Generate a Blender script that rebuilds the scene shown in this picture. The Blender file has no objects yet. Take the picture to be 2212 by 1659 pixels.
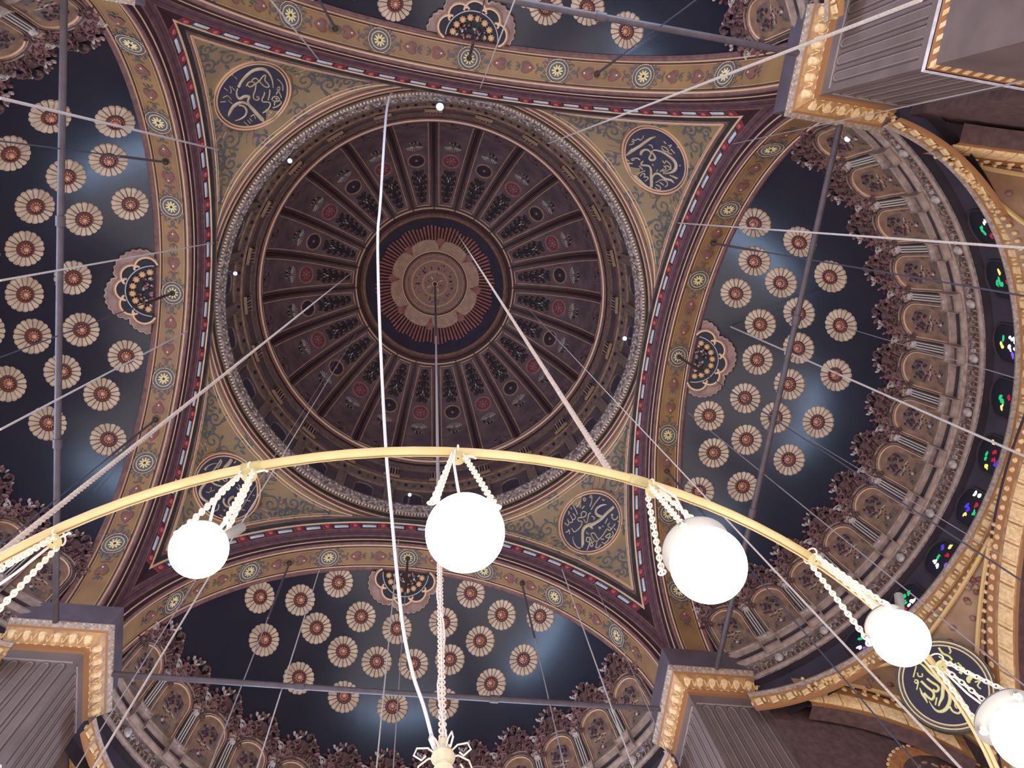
import bpy, math, random
import numpy as np
from mathutils import Matrix, Vector
random.seed(7)
PI=math.pi
H=1.6                     # eye height: geometry below is measured from the eye level, floor is at -1.6
C=bpy.context.scene.collection
sin,cos,rad=math.sin,math.cos,math.radians
WORLD=1.7; GLOBE_W=25.; EXPO=0.; SAT=.86; DAY=105.
LETTERS={'UL':[[[0.16,-0.78,0.125],[-0.08,-0.9,0.124],[-0.43,-0.97,0.144],[-0.71,-0.96,0.144],[-0.92,-0.85,0.145],[-1.07,-0.69,0.125],[-1.12,-0.46,0.095],[-1.09,-0.21,0.075],[-1.0,0.05,0.054],[-0.85,0.31,0.026]],[[0.21,-0.77,0.063],[0.32,-0.69,0.063],[0.42,-0.57,0.074],[0.47,-0.43,0.085],[0.44,-0.3,0.128],[0.28,-0.26,0.15],[0.17,-0.17,0.129],[0.14,-0.07,0.108],[0.23,-0.01,0.087],[0.33,0.08,0.087]],[[0.33,0.08,0.098],[0.37,0.24,0.11],[0.38,0.53,0.134],[0.4,0.9,0.148],[0.41,1.24,0.162],[0.41,1.46,0.047]],[[1.3,0.01,0.044],[1.14,-0.09,0.13],[0.92,-0.19,0.151],[0.71,-0.2,0.162],[0.54,-0.14,0.13],[0.44,-0.0,0.098],[0.4,0.17,0.088]],[[0.69,-0.1,0.086],[0.59,0.03,0.076],[0.56,0.2,0.077],[0.61,0.38,0.089],[0.75,0.51,0.089],[0.92,0.53,0.078],[1.08,0.49,0.056],[1.24,0.4,0.022]],[[-0.1,-0.6,0.05],[-0.25,-0.66,0.05],[-0.37,-0.6,0.05],[-0.43,-0.45,0.051],[-0.31,-0.41,0.051],[-0.17,-0.46,0.051],[-0.17,-0.62,0.05]],[[-0.37,-0.6,0.05],[-0.48,-0.65,0.05],[-0.59,-0.6,0.05],[-0.61,-0.42,0.051],[-0.61,-0.23,0.051],[-0.62,-0.03,0.052],[-0.68,0.1,0.052],[-0.78,0.11,0.052],[-0.8,-0.1,0.052],[-0.82,-0.27,0.051],[-0.96,-0.4,0.051],[-0.88,-0.46,0.051],[-0.63,-0.39,0.051],[-0.46,-0.39,0.051],[-0.34,-0.26,0.051],[-0.21,-0.14,0.052],[-0.04,-0.02,0.052],[0.04,0.13,0.052],[0.0,0.28,0.053],[-0.12,0.29,0.053],[-0.14,0.19,0.052],[-0.07,0.15,0.052]],[[-0.48,0.21,0.057],[-0.34,0.33,0.057],[-0.18,0.42,0.057],[-0.14,0.55,0.058],[-0.25,0.67,0.058],[-0.32,0.82,0.059],[-0.23,0.95,0.059],[-0.03,1.02,0.059],[0.2,0.99,0.059]],[[-0.71,0.26,0.053],[-0.6,0.41,0.053],[-0.47,0.54,0.053],[-0.35,0.64,0.054]],[[-1.21,0.08,0.043],[-1.24,0.29,0.044],[-1.2,0.54,0.044],[-1.07,0.73,0.045]],[[-0.98,0.45,0.04],[-1.07,0.47,0.04],[-1.0,0.59,0.04],[-0.92,0.54,0.04],[-0.96,0.45,0.04]],[[-0.76,0.67,0.049],[-0.92,0.61,0.049],[-0.86,0.88,0.05],[-0.82,0.98,0.05]],[[-0.47,0.73,0.049],[-0.62,0.69,0.049],[-0.73,0.81,0.05],[-0.72,0.97,0.05],[-0.6,1.01,0.05],[-0.49,0.86,0.05],[-0.47,0.73,0.049]],[[-0.25,1.11,0.055],[-0.46,1.21,0.055],[-0.68,1.19,0.055],[-0.67,1.05,0.055],[-0.53,0.93,0.054],[-0.39,1.06,0.055]],[[-0.59,0.8,0.04],[-0.68,0.86,0.041],[-0.62,0.9,0.041]],[[-0.05,1.17,0.037],[-0.11,1.24,0.037],[-0.01,1.27,0.037],[0.11,1.29,0.037]],[[0.67,0.74,0.041],[0.51,0.77,0.041],[0.58,0.98,0.041]],[[0.86,0.77,0.045],[0.88,1.0,0.046]],[[0.75,0.75,0.045],[0.77,0.98,0.046]],[[1.02,0.7,0.041],[1.01,1.11,0.041]],[[0.59,-1.22,0.033],[0.57,-0.99,0.033]],[[0.36,-1.11,0.033],[0.48,-0.86,0.033],[0.56,-0.82,0.033]],[[0.91,-0.87,0.033],[0.72,-0.8,0.033],[0.72,-0.54,0.034]],[[1.11,-0.79,0.033],[0.94,-0.64,0.034]],[[0.83,-0.65,0.034],[0.82,-0.35,0.034]],[[-0.02,-1.32,0.032],[-0.02,-1.14,0.033]],[[0.35,-1.03,0.033],[0.36,-0.79,0.033]]],
'UR':[[[0.81,1.17,0.07],[0.85,0.9,0.138],[0.86,0.53,0.124],[0.86,0.24,0.123],[0.89,-0.13,0.121],[0.9,-0.48,0.097],[0.85,-0.77,0.032]],[[0.87,1.0,0.058],[0.96,0.68,0.023]],[[0.52,0.49,0.113],[0.6,0.37,0.124],[0.61,0.15,0.089],[0.52,0.0,0.078],[0.36,-0.04,0.078],[0.28,0.05,0.078],[0.21,0.19,0.09],[0.1,0.2,0.101],[0.03,0.05,0.101],[0.08,-0.1,0.089],[0.25,-0.12,0.077],[0.37,-0.11,0.066],[0.4,-0.25,0.066],[0.29,-0.44,0.076],[0.1,-0.62,0.098],[-0.14,-0.76,0.119],[-0.37,-0.85,0.14],[-0.59,-0.84,0.152],[-0.76,-0.69,0.142],[-0.82,-0.48,0.11],[-0.79,-0.25,0.078],[-0.7,0.01,0.027]],[[0.21,0.54,0.057],[0.19,0.7,0.08],[0.1,0.78,0.081],[-0.0,0.6,0.08],[-0.11,0.46,0.091],[-0.27,0.47,0.103],[-0.5,0.65,0.115],[-0.76,0.83,0.152],[-0.97,1.01,0.141]],[[0.34,1.14,0.047],[0.45,1.36,0.094],[0.35,1.47,0.13],[0.16,1.48,0.107],[-0.15,1.44,0.095],[-0.48,1.35,0.095],[-0.8,1.25,0.095],[-0.99,1.14,0.118],[-1.0,1.0,0.118]],[[-0.7,0.75,0.07],[-0.56,0.53,0.092],[-0.55,0.34,0.091],[-0.65,0.22,0.102],[-0.84,0.15,0.102],[-1.0,0.02,0.102],[-1.12,-0.14,0.124],[-1.29,-0.2,0.034]],[[1.14,0.71,0.05],[1.09,0.51,0.05],[1.16,0.42,0.049],[1.22,0.49,0.049]],[[1.28,0.38,0.049],[1.17,0.3,0.049],[1.17,0.12,0.049],[1.07,0.06,0.049],[1.1,-0.13,0.048],[1.17,-0.25,0.048]],[[0.71,1.35,0.052],[0.51,1.25,0.051]],[[0.54,1.1,0.051],[0.55,0.97,0.051],[0.47,0.95,0.051],[0.48,1.06,0.051],[0.55,1.06,0.051]],[[0.52,0.9,0.051],[0.45,0.75,0.05],[0.32,0.68,0.05]],[[0.12,0.91,0.051],[-0.1,0.86,0.051]],[[-0.17,1.28,0.052],[-0.17,0.97,0.051],[-0.21,0.77,0.051]],[[-0.3,1.2,0.052],[-0.26,0.99,0.051],[-0.34,0.91,0.051],[-0.43,1.04,0.052],[-0.49,0.88,0.051],[-0.58,0.9,0.051],[-0.61,1.12,0.052]],[[-0.89,0.65,0.051],[-0.9,0.51,0.051],[-0.88,0.38,0.05],[-0.94,0.2,0.05],[-1.1,0.1,0.05],[-1.24,0.18,0.05],[-1.26,0.34,0.051]],[[-0.96,0.44,0.051],[-1.16,0.35,0.05]],[[-0.99,0.7,0.051],[-1.13,0.58,0.051],[-1.24,0.61,0.051],[-1.26,0.74,0.051],[-1.07,0.85,0.052]],[[-0.41,-0.24,0.049],[-0.56,-0.27,0.049],[-0.59,-0.02,0.049]],[[-0.51,-0.16,0.049],[-0.56,0.1,0.05]],[[-0.18,-0.34,0.048],[-0.33,-0.37,0.048],[-0.26,-0.47,0.048],[-0.34,-0.55,0.048],[-0.52,-0.58,0.048],[-0.7,-0.46,0.049]],[[-0.43,-0.23,0.049],[-0.49,-0.41,0.048],[-0.65,-0.45,0.049],[-0.66,-0.02,0.049]],[[0.36,-0.71,0.047],[0.3,-0.83,0.047],[0.15,-0.91,0.047],[0.03,-0.87,0.047],[0.15,-0.72,0.047],[0.31,-0.67,0.047]],[[0.51,-0.97,0.047],[0.38,-1.0,0.047]],[[0.25,-1.04,0.047],[0.21,-1.2,0.046],[0.15,-1.04,0.047]],[[0.08,-1.06,0.047],[-0.17,-1.11,0.047]],[[0.01,-0.82,0.047],[-0.15,-0.97,0.047]],[[0.7,-0.2,0.048],[0.62,-0.31,0.048],[0.5,-0.27,0.048]],[[-0.72,-0.96,0.047],[-0.75,-1.04,0.047]],[[-0.9,-0.25,0.049],[-1.18,-0.45,0.049]],[[-0.97,-0.34,0.049],[-1.19,-0.52,0.049]],[[-0.47,0.25,0.05],[-0.41,0.12,0.05]],[[-0.1,0.24,0.05],[-0.18,0.22,0.05]]],
'LR':[[[1.09,0.22,0.023],[0.99,0.31,0.068],[0.82,0.38,0.102],[0.62,0.39,0.113],[0.5,0.32,0.102],[0.44,0.19,0.113],[0.49,0.01,0.134],[0.59,-0.14,0.134]],[[1.3,-0.07,0.134],[1.13,-0.1,0.145],[0.91,-0.12,0.145],[0.7,-0.16,0.145],[0.47,-0.2,0.145],[0.21,-0.19,0.145],[0.02,-0.16,0.167],[-0.11,-0.08,0.179],[-0.3,-0.04,0.168],[-0.46,-0.09,0.157],[-0.59,-0.23,0.134],[-0.73,-0.46,0.133],[-0.85,-0.67,0.143],[-0.99,-0.81,0.044]],[[-0.11,-0.08,0.134],[-0.09,-0.26,0.111],[-0.07,-0.39,0.022]],[[-1.06,-0.07,0.034],[-1.15,-0.25,0.049],[-1.18,-0.47,0.062],[-1.14,-0.67,0.077],[-1.03,-0.8,0.088]],[[-0.26,1.28,0.058],[-0.27,0.99,0.058],[-0.32,0.72,0.057]],[[1.04,0.78,0.057],[0.78,0.7,0.057],[0.54,0.61,0.057],[0.33,0.5,0.057]],[[0.63,1.12,0.058],[0.72,1.13,0.058],[0.71,1.02,0.058],[0.65,1.05,0.058],[0.63,1.12,0.058]],[[0.71,1.02,0.058],[0.57,0.84,0.057],[0.37,0.68,0.057]],[[0.31,1.23,0.058],[0.39,1.24,0.058],[0.41,1.14,0.058],[0.31,1.09,0.058],[0.31,1.23,0.058]],[[0.17,1.23,0.058],[-0.02,1.14,0.058],[-0.18,1.07,0.058]],[[-0.22,0.49,0.057],[-0.14,0.66,0.057],[-0.0,0.68,0.057],[0.07,0.55,0.057],[-0.02,0.42,0.057],[-0.19,0.44,0.057],[-0.34,0.55,0.057],[-0.43,0.51,0.057],[-0.43,0.4,0.057],[-0.32,0.31,0.057],[-0.4,0.18,0.057],[-0.58,0.09,0.056],[-0.84,0.07,0.056],[-0.9,0.14,0.057],[-0.9,0.32,0.057]],[[0.26,0.36,0.057],[0.15,0.4,0.057],[0.01,0.25,0.057],[-0.13,0.11,0.056],[-0.2,0.16,0.056],[-0.19,0.32,0.057]],[[0.2,0.22,0.056],[0.27,0.07,0.056],[0.18,0.0,0.056]],[[-0.62,0.93,0.058],[-0.64,0.68,0.057],[-0.52,0.64,0.057],[-0.45,0.73,0.057],[-0.47,0.92,0.058]],[[-0.64,0.68,0.057],[-0.72,0.57,0.057],[-0.83,0.63,0.057]],[[-0.84,0.84,0.058],[-0.88,0.64,0.057],[-0.99,0.58,0.057],[-1.04,0.77,0.058]],[[-0.62,1.16,0.058],[-0.59,1.08,0.058],[-0.7,1.02,0.058]],[[-0.41,1.25,0.058],[-0.42,1.13,0.058]],[[-1.24,0.33,0.057],[-1.14,0.31,0.057],[-1.04,0.34,0.057],[-1.14,0.13,0.057]],[[0.75,-0.37,0.055],[0.52,-0.52,0.055]],[[0.97,-0.35,0.055],[1.07,-0.36,0.055],[0.96,-0.45,0.055],[0.98,-0.63,0.055],[1.12,-0.66,0.055],[1.21,-0.59,0.055]],[[0.91,-0.83,0.055],[0.7,-0.91,0.055],[0.53,-0.94,0.055],[0.46,-0.8,0.055],[0.22,-0.9,0.055],[-0.09,-0.98,0.055],[-0.29,-0.94,0.055],[-0.3,-0.6,0.055],[-0.26,-0.5,0.055],[-0.13,-0.59,0.055],[-0.13,-0.84,0.055],[-0.11,-0.97,0.055]],[[0.72,-0.63,0.055],[0.6,-0.66,0.055],[0.59,-0.8,0.055],[0.66,-0.93,0.055]],[[0.61,-1.06,0.054],[0.55,-1.23,0.054],[0.36,-1.25,0.054],[0.25,-1.14,0.054],[0.22,-1.06,0.054],[0.48,-1.07,0.054],[0.34,-1.2,0.054],[0.18,-1.3,0.054],[0.0,-1.3,0.054],[-0.06,-1.19,0.054]],[[-0.22,-0.99,0.055],[-0.32,-1.11,0.054],[-0.43,-1.21,0.054],[-0.35,-1.29,0.054],[-0.14,-1.24,0.054]],[[-0.02,-1.04,0.054],[0.1,-1.13,0.054]],[[-0.51,-0.52,0.055],[-0.63,-0.65,0.055],[-0.56,-0.78,0.055],[-0.39,-0.67,0.055],[-0.52,-0.54,0.055]],[[-0.41,-0.62,0.055],[-0.56,-0.83,0.055],[-0.7,-0.97,0.055],[-0.86,-1.07,0.055]],[[-0.4,-0.74,0.055],[-0.46,-0.92,0.055],[-0.49,-1.05,0.055],[-0.58,-1.04,0.055],[-0.54,-0.88,0.055],[-0.34,-0.93,0.055]],[[-0.42,-0.29,0.056],[-0.38,-0.48,0.055]],[[0.75,-1.0,0.054],[0.78,-1.14,0.054]],[[1.07,0.61,0.057],[1.07,0.53,0.057],[1.14,0.51,0.057]],[[0.2,-0.47,0.055],[0.26,-0.54,0.055],[0.19,-0.57,0.055],[0.19,-0.48,0.055]],[[0.38,-0.52,0.055],[0.37,-0.62,0.055]],[[0.18,0.89,0.058],[0.01,0.83,0.058]],[[1.08,-0.8,0.055],[1.11,-0.87,0.055]],[[-0.04,1.34,0.058],[0.03,1.31,0.058],[-0.13,1.23,0.058]]],
'LL':[[[-0.76,1.1,0.146],[-0.71,0.84,0.165],[-0.72,0.55,0.122]],[[-1.07,0.69,0.072],[-1.01,0.45,0.071],[-0.96,0.16,0.07]],[[-1.09,0.7,0.061],[-0.98,0.64,0.061],[-0.92,0.46,0.061],[-0.9,0.27,0.061]],[[-1.06,0.44,0.03],[-1.18,0.27,0.04],[-1.25,0.0,0.06],[-1.22,-0.23,0.118]],[[-0.76,-0.45,0.059],[-0.78,-0.66,0.098],[-0.75,-0.91,0.116],[-0.65,-1.1,0.125],[-0.48,-1.19,0.115],[-0.26,-1.17,0.125],[-0.06,-1.1,0.116]],[[-0.68,-0.36,0.079],[-0.5,-0.33,0.089],[-0.31,-0.23,0.08],[-0.14,-0.07,0.07],[-0.07,0.16,0.081],[-0.12,0.42,0.143],[-0.19,0.55,0.123]],[[-0.63,-0.18,0.05],[-0.42,-0.06,0.05]],[[-0.32,0.24,0.051],[-0.22,0.23,0.051],[-0.26,0.12,0.051],[-0.42,0.12,0.05]],[[-0.51,-0.88,0.039],[-0.39,-0.78,0.039],[-0.41,-0.65,0.039],[-0.5,-0.55,0.039]],[[-0.36,-0.7,0.039],[-0.31,-0.53,0.039]],[[-0.1,-0.97,0.078],[-0.1,-0.74,0.059],[-0.01,-0.49,0.04]],[[0.24,-0.47,0.099],[0.35,-0.61,0.099],[0.56,-0.63,0.099],[0.67,-0.51,0.09],[0.5,-0.45,0.08],[0.44,-0.24,0.121],[0.49,-0.08,0.121]],[[0.27,-0.84,0.059],[0.39,-1.03,0.059],[0.32,-1.24,0.058]],[[0.56,-0.89,0.039],[0.62,-0.81,0.039],[0.66,-0.91,0.039]],[[0.6,-1.14,0.039],[0.74,-1.11,0.039]],[[0.92,0.53,0.042],[0.92,0.69,0.042],[0.82,0.7,0.042]],[[0.91,0.19,0.045],[1.15,0.37,0.046]],[[1.03,-0.3,0.044],[1.25,-0.14,0.045]],[[1.02,0.64,0.042],[1.11,0.72,0.042]],[[-0.56,1.05,0.062],[-0.57,1.2,0.063]],[[-0.96,0.16,0.06],[-0.93,-0.11,0.06],[-0.9,-0.31,0.059],[-0.76,-0.45,0.059]],[[-0.72,0.55,0.092],[-0.62,0.26,0.091],[-0.64,-0.01,0.09],[-0.68,-0.36,0.089]],[[0.25,0.48,0.045],[0.36,0.48,0.045],[0.42,0.33,0.045],[0.27,0.34,0.045]]],
'FAR':[[[-0.13,0.91,0.034],[-0.08,0.72,0.075],[-0.08,0.51,0.083],[-0.06,0.3,0.082],[-0.04,0.1,0.09],[-0.04,-0.08,0.097],[-0.08,-0.24,0.097],[-0.21,-0.39,0.096],[-0.4,-0.49,0.104],[-0.58,-0.5,0.096],[-0.7,-0.42,0.072],[-0.72,-0.27,0.048],[-0.68,-0.09,0.024]],[[0.04,0.36,0.05],[0.05,0.21,0.098],[-0.02,0.05,0.114],[-0.17,-0.09,0.097],[-0.31,-0.21,0.097],[-0.47,-0.28,0.065],[-0.58,-0.34,0.048]],[[-0.27,0.4,0.075],[-0.24,0.25,0.074],[-0.19,0.09,0.074],[-0.23,-0.0,0.073],[-0.33,-0.01,0.073],[-0.37,0.08,0.074]],[[-0.45,0.44,0.075],[-0.44,0.23,0.074],[-0.41,0.04,0.074],[-0.48,-0.07,0.073],[-0.59,-0.1,0.073],[-0.63,0.02,0.074],[-0.63,0.15,0.074]],[[-0.62,0.32,0.033],[-0.69,0.16,0.074],[-0.72,-0.0,0.065],[-0.76,-0.11,0.033]],[[-0.25,0.83,0.044],[-0.55,0.64,0.044]],[[-0.36,0.67,0.044],[-0.41,0.58,0.043],[-0.33,0.52,0.043],[-0.27,0.58,0.043]],[[-0.57,0.57,0.043],[-0.51,0.5,0.043],[-0.61,0.47,0.043],[-0.6,0.55,0.043]],[[-0.52,0.47,0.043],[-0.73,0.33,0.043]],[[-0.44,-0.14,0.049],[-0.63,-0.27,0.048]],[[-0.12,-0.49,0.048],[-0.22,-0.59,0.048],[-0.22,-0.67,0.048]],[[-0.34,-0.51,0.064],[-0.37,-0.65,0.064],[-0.3,-0.77,0.063],[-0.19,-0.77,0.063]],[[0.75,0.05,0.098],[0.54,-0.02,0.097]],[[0.84,-0.24,0.096],[0.62,-0.26,0.144],[0.54,-0.35,0.064]],[[0.66,0.27,0.053],[0.62,0.15,0.052],[0.72,0.11,0.052],[0.72,0.24,0.052]],[[0.61,0.39,0.074],[0.5,0.28,0.074]],[[0.63,0.85,0.067],[0.6,0.67,0.067],[0.67,0.51,0.066],[0.66,0.37,0.066]],[[0.86,0.7,0.05],[0.82,0.59,0.05],[0.73,0.55,0.05]],[[0.68,-0.41,0.048],[0.82,-0.47,0.048],[0.67,-0.52,0.048],[0.67,-0.64,0.047]],[[0.45,0.67,0.05],[0.48,0.52,0.05]]]}

# ------------------------------------------------------------------ materials
def lin(c):
    o=[]
    g=.3*c[0]+.59*c[1]+.11*c[2]
    for x in c:
        x=(g+(x-g)*SAT)/255.; o.append(x/12.92 if x<=.04045 else ((x+.055)/1.055)**2.4)
    return o
KA=1.55
MATS={}
def mat(name,c,c2=None,scale=3.,rough=.6,metal=0.,spec=.3,contrast=.35,bump=0.,bscale=None,emit=0.,tex='noise',k=KA,detail=5.,coat=0.):
    if name in MATS: return MATS[name]
    m=bpy.data.materials.new(name); m.use_nodes=True; nt=m.node_tree; b=nt.nodes['Principled BSDF']
    a=[min(.9,x*k) for x in lin(c)]+[1.]
    b.inputs['Base Color'].default_value=a
    b.inputs['Roughness'].default_value=rough; b.inputs['Metallic'].default_value=metal
    b.inputs['Specular IOR Level'].default_value=spec
    if coat: b.inputs['Coat Weight'].default_value=coat; b.inputs['Coat Roughness'].default_value=.25
    if emit:
        b.inputs['Emission Color'].default_value=[x for x in lin(c)]+[1.]; b.inputs['Emission Strength'].default_value=emit
    if c2 is not None or bump:
        tc=nt.nodes.new('ShaderNodeTexCoord')
        if tex=='voronoi':
            n=nt.nodes.new('ShaderNodeTexVoronoi'); n.inputs['Scale'].default_value=scale; fac=n.outputs['Distance']
        else:
            n=nt.nodes.new('ShaderNodeTexNoise'); n.inputs['Scale'].default_value=scale; n.inputs['Detail'].default_value=detail; fac=n.outputs['Fac']
        nt.links.new(tc.outputs['Object'],n.inputs['Vector'])
        if c2 is not None:
            r=nt.nodes.new('ShaderNodeValToRGB'); e=r.color_ramp.elements
            e[0].position=.5-contrast/2; e[1].position=.5+contrast/2
            e[0].color=a; e[1].color=[min(.9,x*k) for x in lin(c2)]+[1.]
            nt.links.new(fac,r.inputs['Fac']); nt.links.new(r.outputs['Color'],b.inputs['Base Color'])
        if bump:
            n2=nt.nodes.new('ShaderNodeTexNoise'); n2.inputs['Scale'].default_value=bscale or scale*2; n2.inputs['Detail'].default_value=6
            nt.links.new(tc.outputs['Object'],n2.inputs['Vector'])
            bp=nt.nodes.new('ShaderNodeBump'); bp.inputs['Strength'].default_value=bump; bp.inputs['Distance'].default_value=.05
            nt.links.new(n2.outputs['Fac'],bp.inputs['Height']); nt.links.new(bp.outputs['Normal'],b.inputs['Normal'])
    MATS[name]=m; return m
gold_soffit=mat('gold_soffit',(130,96,54),(112,78,54),scale=.9,rough=.5,bump=.15,bscale=14)
gold_field=mat('ochre_painted_plaster',(112,92,72),(130,104,66),scale=.55,rough=.55,bump=.15,bscale=10,contrast=.3)
gold_line=mat('gilt_line',(190,150,116),rough=.4,spec=.5)
gold_dull=mat('dull_gilt',(142,112,84),(110,84,68),scale=5,rough=.5)
rose_mold=mat('rose_brown_moulding',(112,78,70),(90,60,58),scale=4,rough=.55)
maroon=mat('maroon_paint',(86,56,62),(70,44,50),scale=4,rough=.5)
maroon_dk=mat('dark_maroon_paint',(52,30,38),(42,26,30),scale=4,rough=.5)
redsq=mat('red_paint',(116,42,52),(96,36,44),scale=5,rough=.45)
redbtn=mat('bright_red_paint',(150,64,62),rough=.4)
white_p=mat('grey_white_paint',(176,172,178),(150,146,150),scale=8,rough=.5)
bluegrey=mat('blue_grey_paint',(76,84,92),(58,60,68),scale=6,rough=.5)
dkgreen=mat('dark_green_paint',(50,48,46),(36,36,34),scale=2,rough=.5)
scroll_g=mat('grey_green_paint',(84,84,74),(68,68,66),scale=6,rough=.6)
scroll_b=mat('blue_grey_leaf_paint',(80,76,84),(66,66,66),scale=6,rough=.6)
rust=mat('rust_red_paint',(106,62,54),rough=.6)
letter=mat('cream_gold_lettering',(164,150,118),(148,126,98),scale=3,rough=.45)
med_blue=mat('midnight_blue_disc',(44,42,62),(54,50,60),scale=1.5,rough=.45)
vault_blue=mat('midnight_blue_vault',(24,24,36),(29,28,38),scale=.8,rough=.24,spec=.5,bump=.03,bscale=5)
petal_m=mat('cream_petal_plaster',(170,146,122),(144,120,98),scale=3,rough=.5)
petal_c=mat('russet_flower_centre',(92,48,42),(76,40,36),scale=8,rough=.4)
knob_m=mat('copper_knob',(170,114,86),rough=.3,spec=.6)
rosband=mat('dusty_rose_relief',(130,98,90),(108,78,72),scale=3,rough=.5)
navy_dk=mat('black_blue_recess',(28,26,34),rough=.5)
silver_l=mat('silver_grey_line',(150,148,150),rough=.4)
panel_d=mat('dome_panel_plum',(94,72,74),(70,52,58),scale=1.6,rough=.6,bump=.4,bscale=7)
rib_dk=mat('dome_rib_black_brown',(44,28,32),(56,36,38),scale=3,rough=.55)
medal_red=mat('dome_medallion_red',(112,50,58),(96,42,52),scale=5,rough=.5)
medal_dk=mat('dome_medallion_dark',(52,38,46),(42,30,38),scale=5,rough=.5)
cart_dk=mat('dark_plum_relief',(34,24,30),(48,36,40),scale=5,rough=.5,bump=.5,bscale=9)
pale_tip=mat('pale_silver_relief',(156,142,136),rough=.5)
orange_d=mat('faded_orange_relief',(112,78,62),(78,56,52),scale=4,rough=.6)
ray_red=mat('dusky_red_ray',(142,90,84),(120,74,72),scale=3,rough=.5)
cream_d=mat('cream_sunburst',(166,136,116),(146,118,100),scale=3,rough=.5)
brown_d=mat('brown_rosette_plaster',(128,100,88),(106,80,72),scale=6,rough=.5)
beadm=mat('cream_bead',(188,164,146),rough=.45)
brocade=mat('silver_brocade_relief',(150,130,120),(84,66,64),scale=7,rough=.5,bump=.6,bscale=14,contrast=.22)
drum_nv=mat('drum_plum_navy',(90,72,74),(70,56,62),scale=1.2,rough=.55)
drum_br=mat('drum_brown_frieze',(118,94,86),(88,70,68),scale=5,rough=.55,bump=.4,bscale=12)
niche_p=mat('niche_tan_panel',(98,78,68),(76,60,56),scale=2.6,rough=.55,bump=.2,bscale=10)
niche_au=mat('niche_ochre_field',(122,92,70),(98,72,58),scale=3,rough=.5)
mold_n=mat('niche_moulding',(150,124,108),(112,90,80),scale=5,rough=.5)
crest_a=mat('crest_rose_leaf',(128,92,88),(96,66,66),scale=7,rough=.5)
crest_b=mat('crest_brown_leaf',(98,72,66),(74,52,52),scale=7,rough=.5)
crest_c=mat('crest_silver_leaf',(168,156,150),(132,118,114),scale=7,rough=.45)
flower_r=mat('dark_red_bouquet',(70,38,44),(52,30,38),scale=7,rough=.6)
leaf_g=mat('dull_green_leaf',(70,72,58),rough=.6)
pil_d=mat('pilaster_dark_brown',(62,50,50),rough=.6)  # dark brown ground under the white stripes
pil_w=mat('pilaster_white_stripe',(182,172,162),rough=.45)
cornice_p=mat('cornice_pink_stone',(138,116,104),(110,92,84),scale=4,rough=.5)
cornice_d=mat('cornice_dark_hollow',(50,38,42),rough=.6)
gallery=mat('gallery_relief_taupe',(112,94,86),(80,64,60),scale=6,rough=.55,bump=.6,bscale=11,contrast=.25)
winwall=mat('window_wall_dark',(54,46,54),(44,38,46),scale=1.5,rough=.5)
gilt_cap=mat('gilt_capital',(164,118,62),(124,86,48),scale=4,rough=.4,spec=.5,bump=.5,bscale=12,contrast=.3)
gilt_cream=mat('cream_gilt_leaf',(206,172,124),(182,142,92),scale=9,rough=.4,bump=.3,bscale=20)
gilt_dk=mat('dark_gilt_edge',(132,84,44),rough=.45)
fringe=mat('capital_leaf_fringe',(150,130,110),(110,90,80),scale=10,rough=.5)
impost=mat('impost_grey_stone',(82,68,74),(72,58,64),scale=1.5,rough=.6)
shaft_m=mat('pier_taupe_marble',(102,84,80),(90,74,70),scale=1.1,rough=.5,bump=.05)
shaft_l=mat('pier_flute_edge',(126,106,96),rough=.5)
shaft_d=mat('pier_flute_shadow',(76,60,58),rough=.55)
iron=mat('dark_iron',(74,64,68),(62,54,58),scale=3,rough=.5,spec=.4)
rust_iron=mat('hook_iron',(58,40,34),rough=.5)
rope_m=mat('grey_rope',(170,158,150),(150,138,130),scale=30,rough=.8)
wire_m=mat('grey_wire',(128,116,116),rough=.6)
wire_d=mat('dark_blue_wire',(60,58,68),rough=.6)
cable_m=mat('white_cable',(206,192,192),rough=.5)
ring_m=mat('pale_brass_bar',(186,162,112),(168,150,96),scale=5,rough=.4,spec=.5)
ring_s=mat('brass_bar_seam',(120,92,48),rough=.5)
chain_m=mat('white_metal_chain',(200,190,178),rough=.4,spec=.5)
plate_m=mat('olive_brass_plate',(170,158,106),(140,130,90),scale=12,rough=.4)
cap_m=mat('white_enamel_collar',(170,166,164),rough=.3,k=.42)
globe_m=mat('lit_opal_globe',(255,250,240),emit=7.,rough=.3,k=1)
flood_m=mat('lit_cool_lamp',(214,232,255),emit=3.2,rough=.3,k=1)
flood_h=mat('floodlight_housing',(96,92,100),rough=.4)
wall_br=mat('patterned_brown_wall',(92,68,64),(74,52,52),scale=5,rough=.6,bump=.2,bscale=9)
wall_or=mat('orange_gilt_arch',(176,112,58),(140,88,50),scale=5,rough=.45,bump=.4,bscale=12)
far_line=mat('far_gilt_line',(206,180,138),rough=.4)
day_m=mat('daylight_glass',(170,208,255),emit=DAY,rough=.2,k=1)
GLASS={}
for n,c,e in (('white',(255,250,255),5.),('green',(20,190,110),1.1),('red',(200,24,60),.9),('blue',(70,50,220),1.1),('yellow',(240,214,90),1.2),('violet',(120,80,235),1.1)):
    GLASS[n]=mat(n+'_stained_glass',c,emit=e,rough=.2,k=.4)

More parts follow.
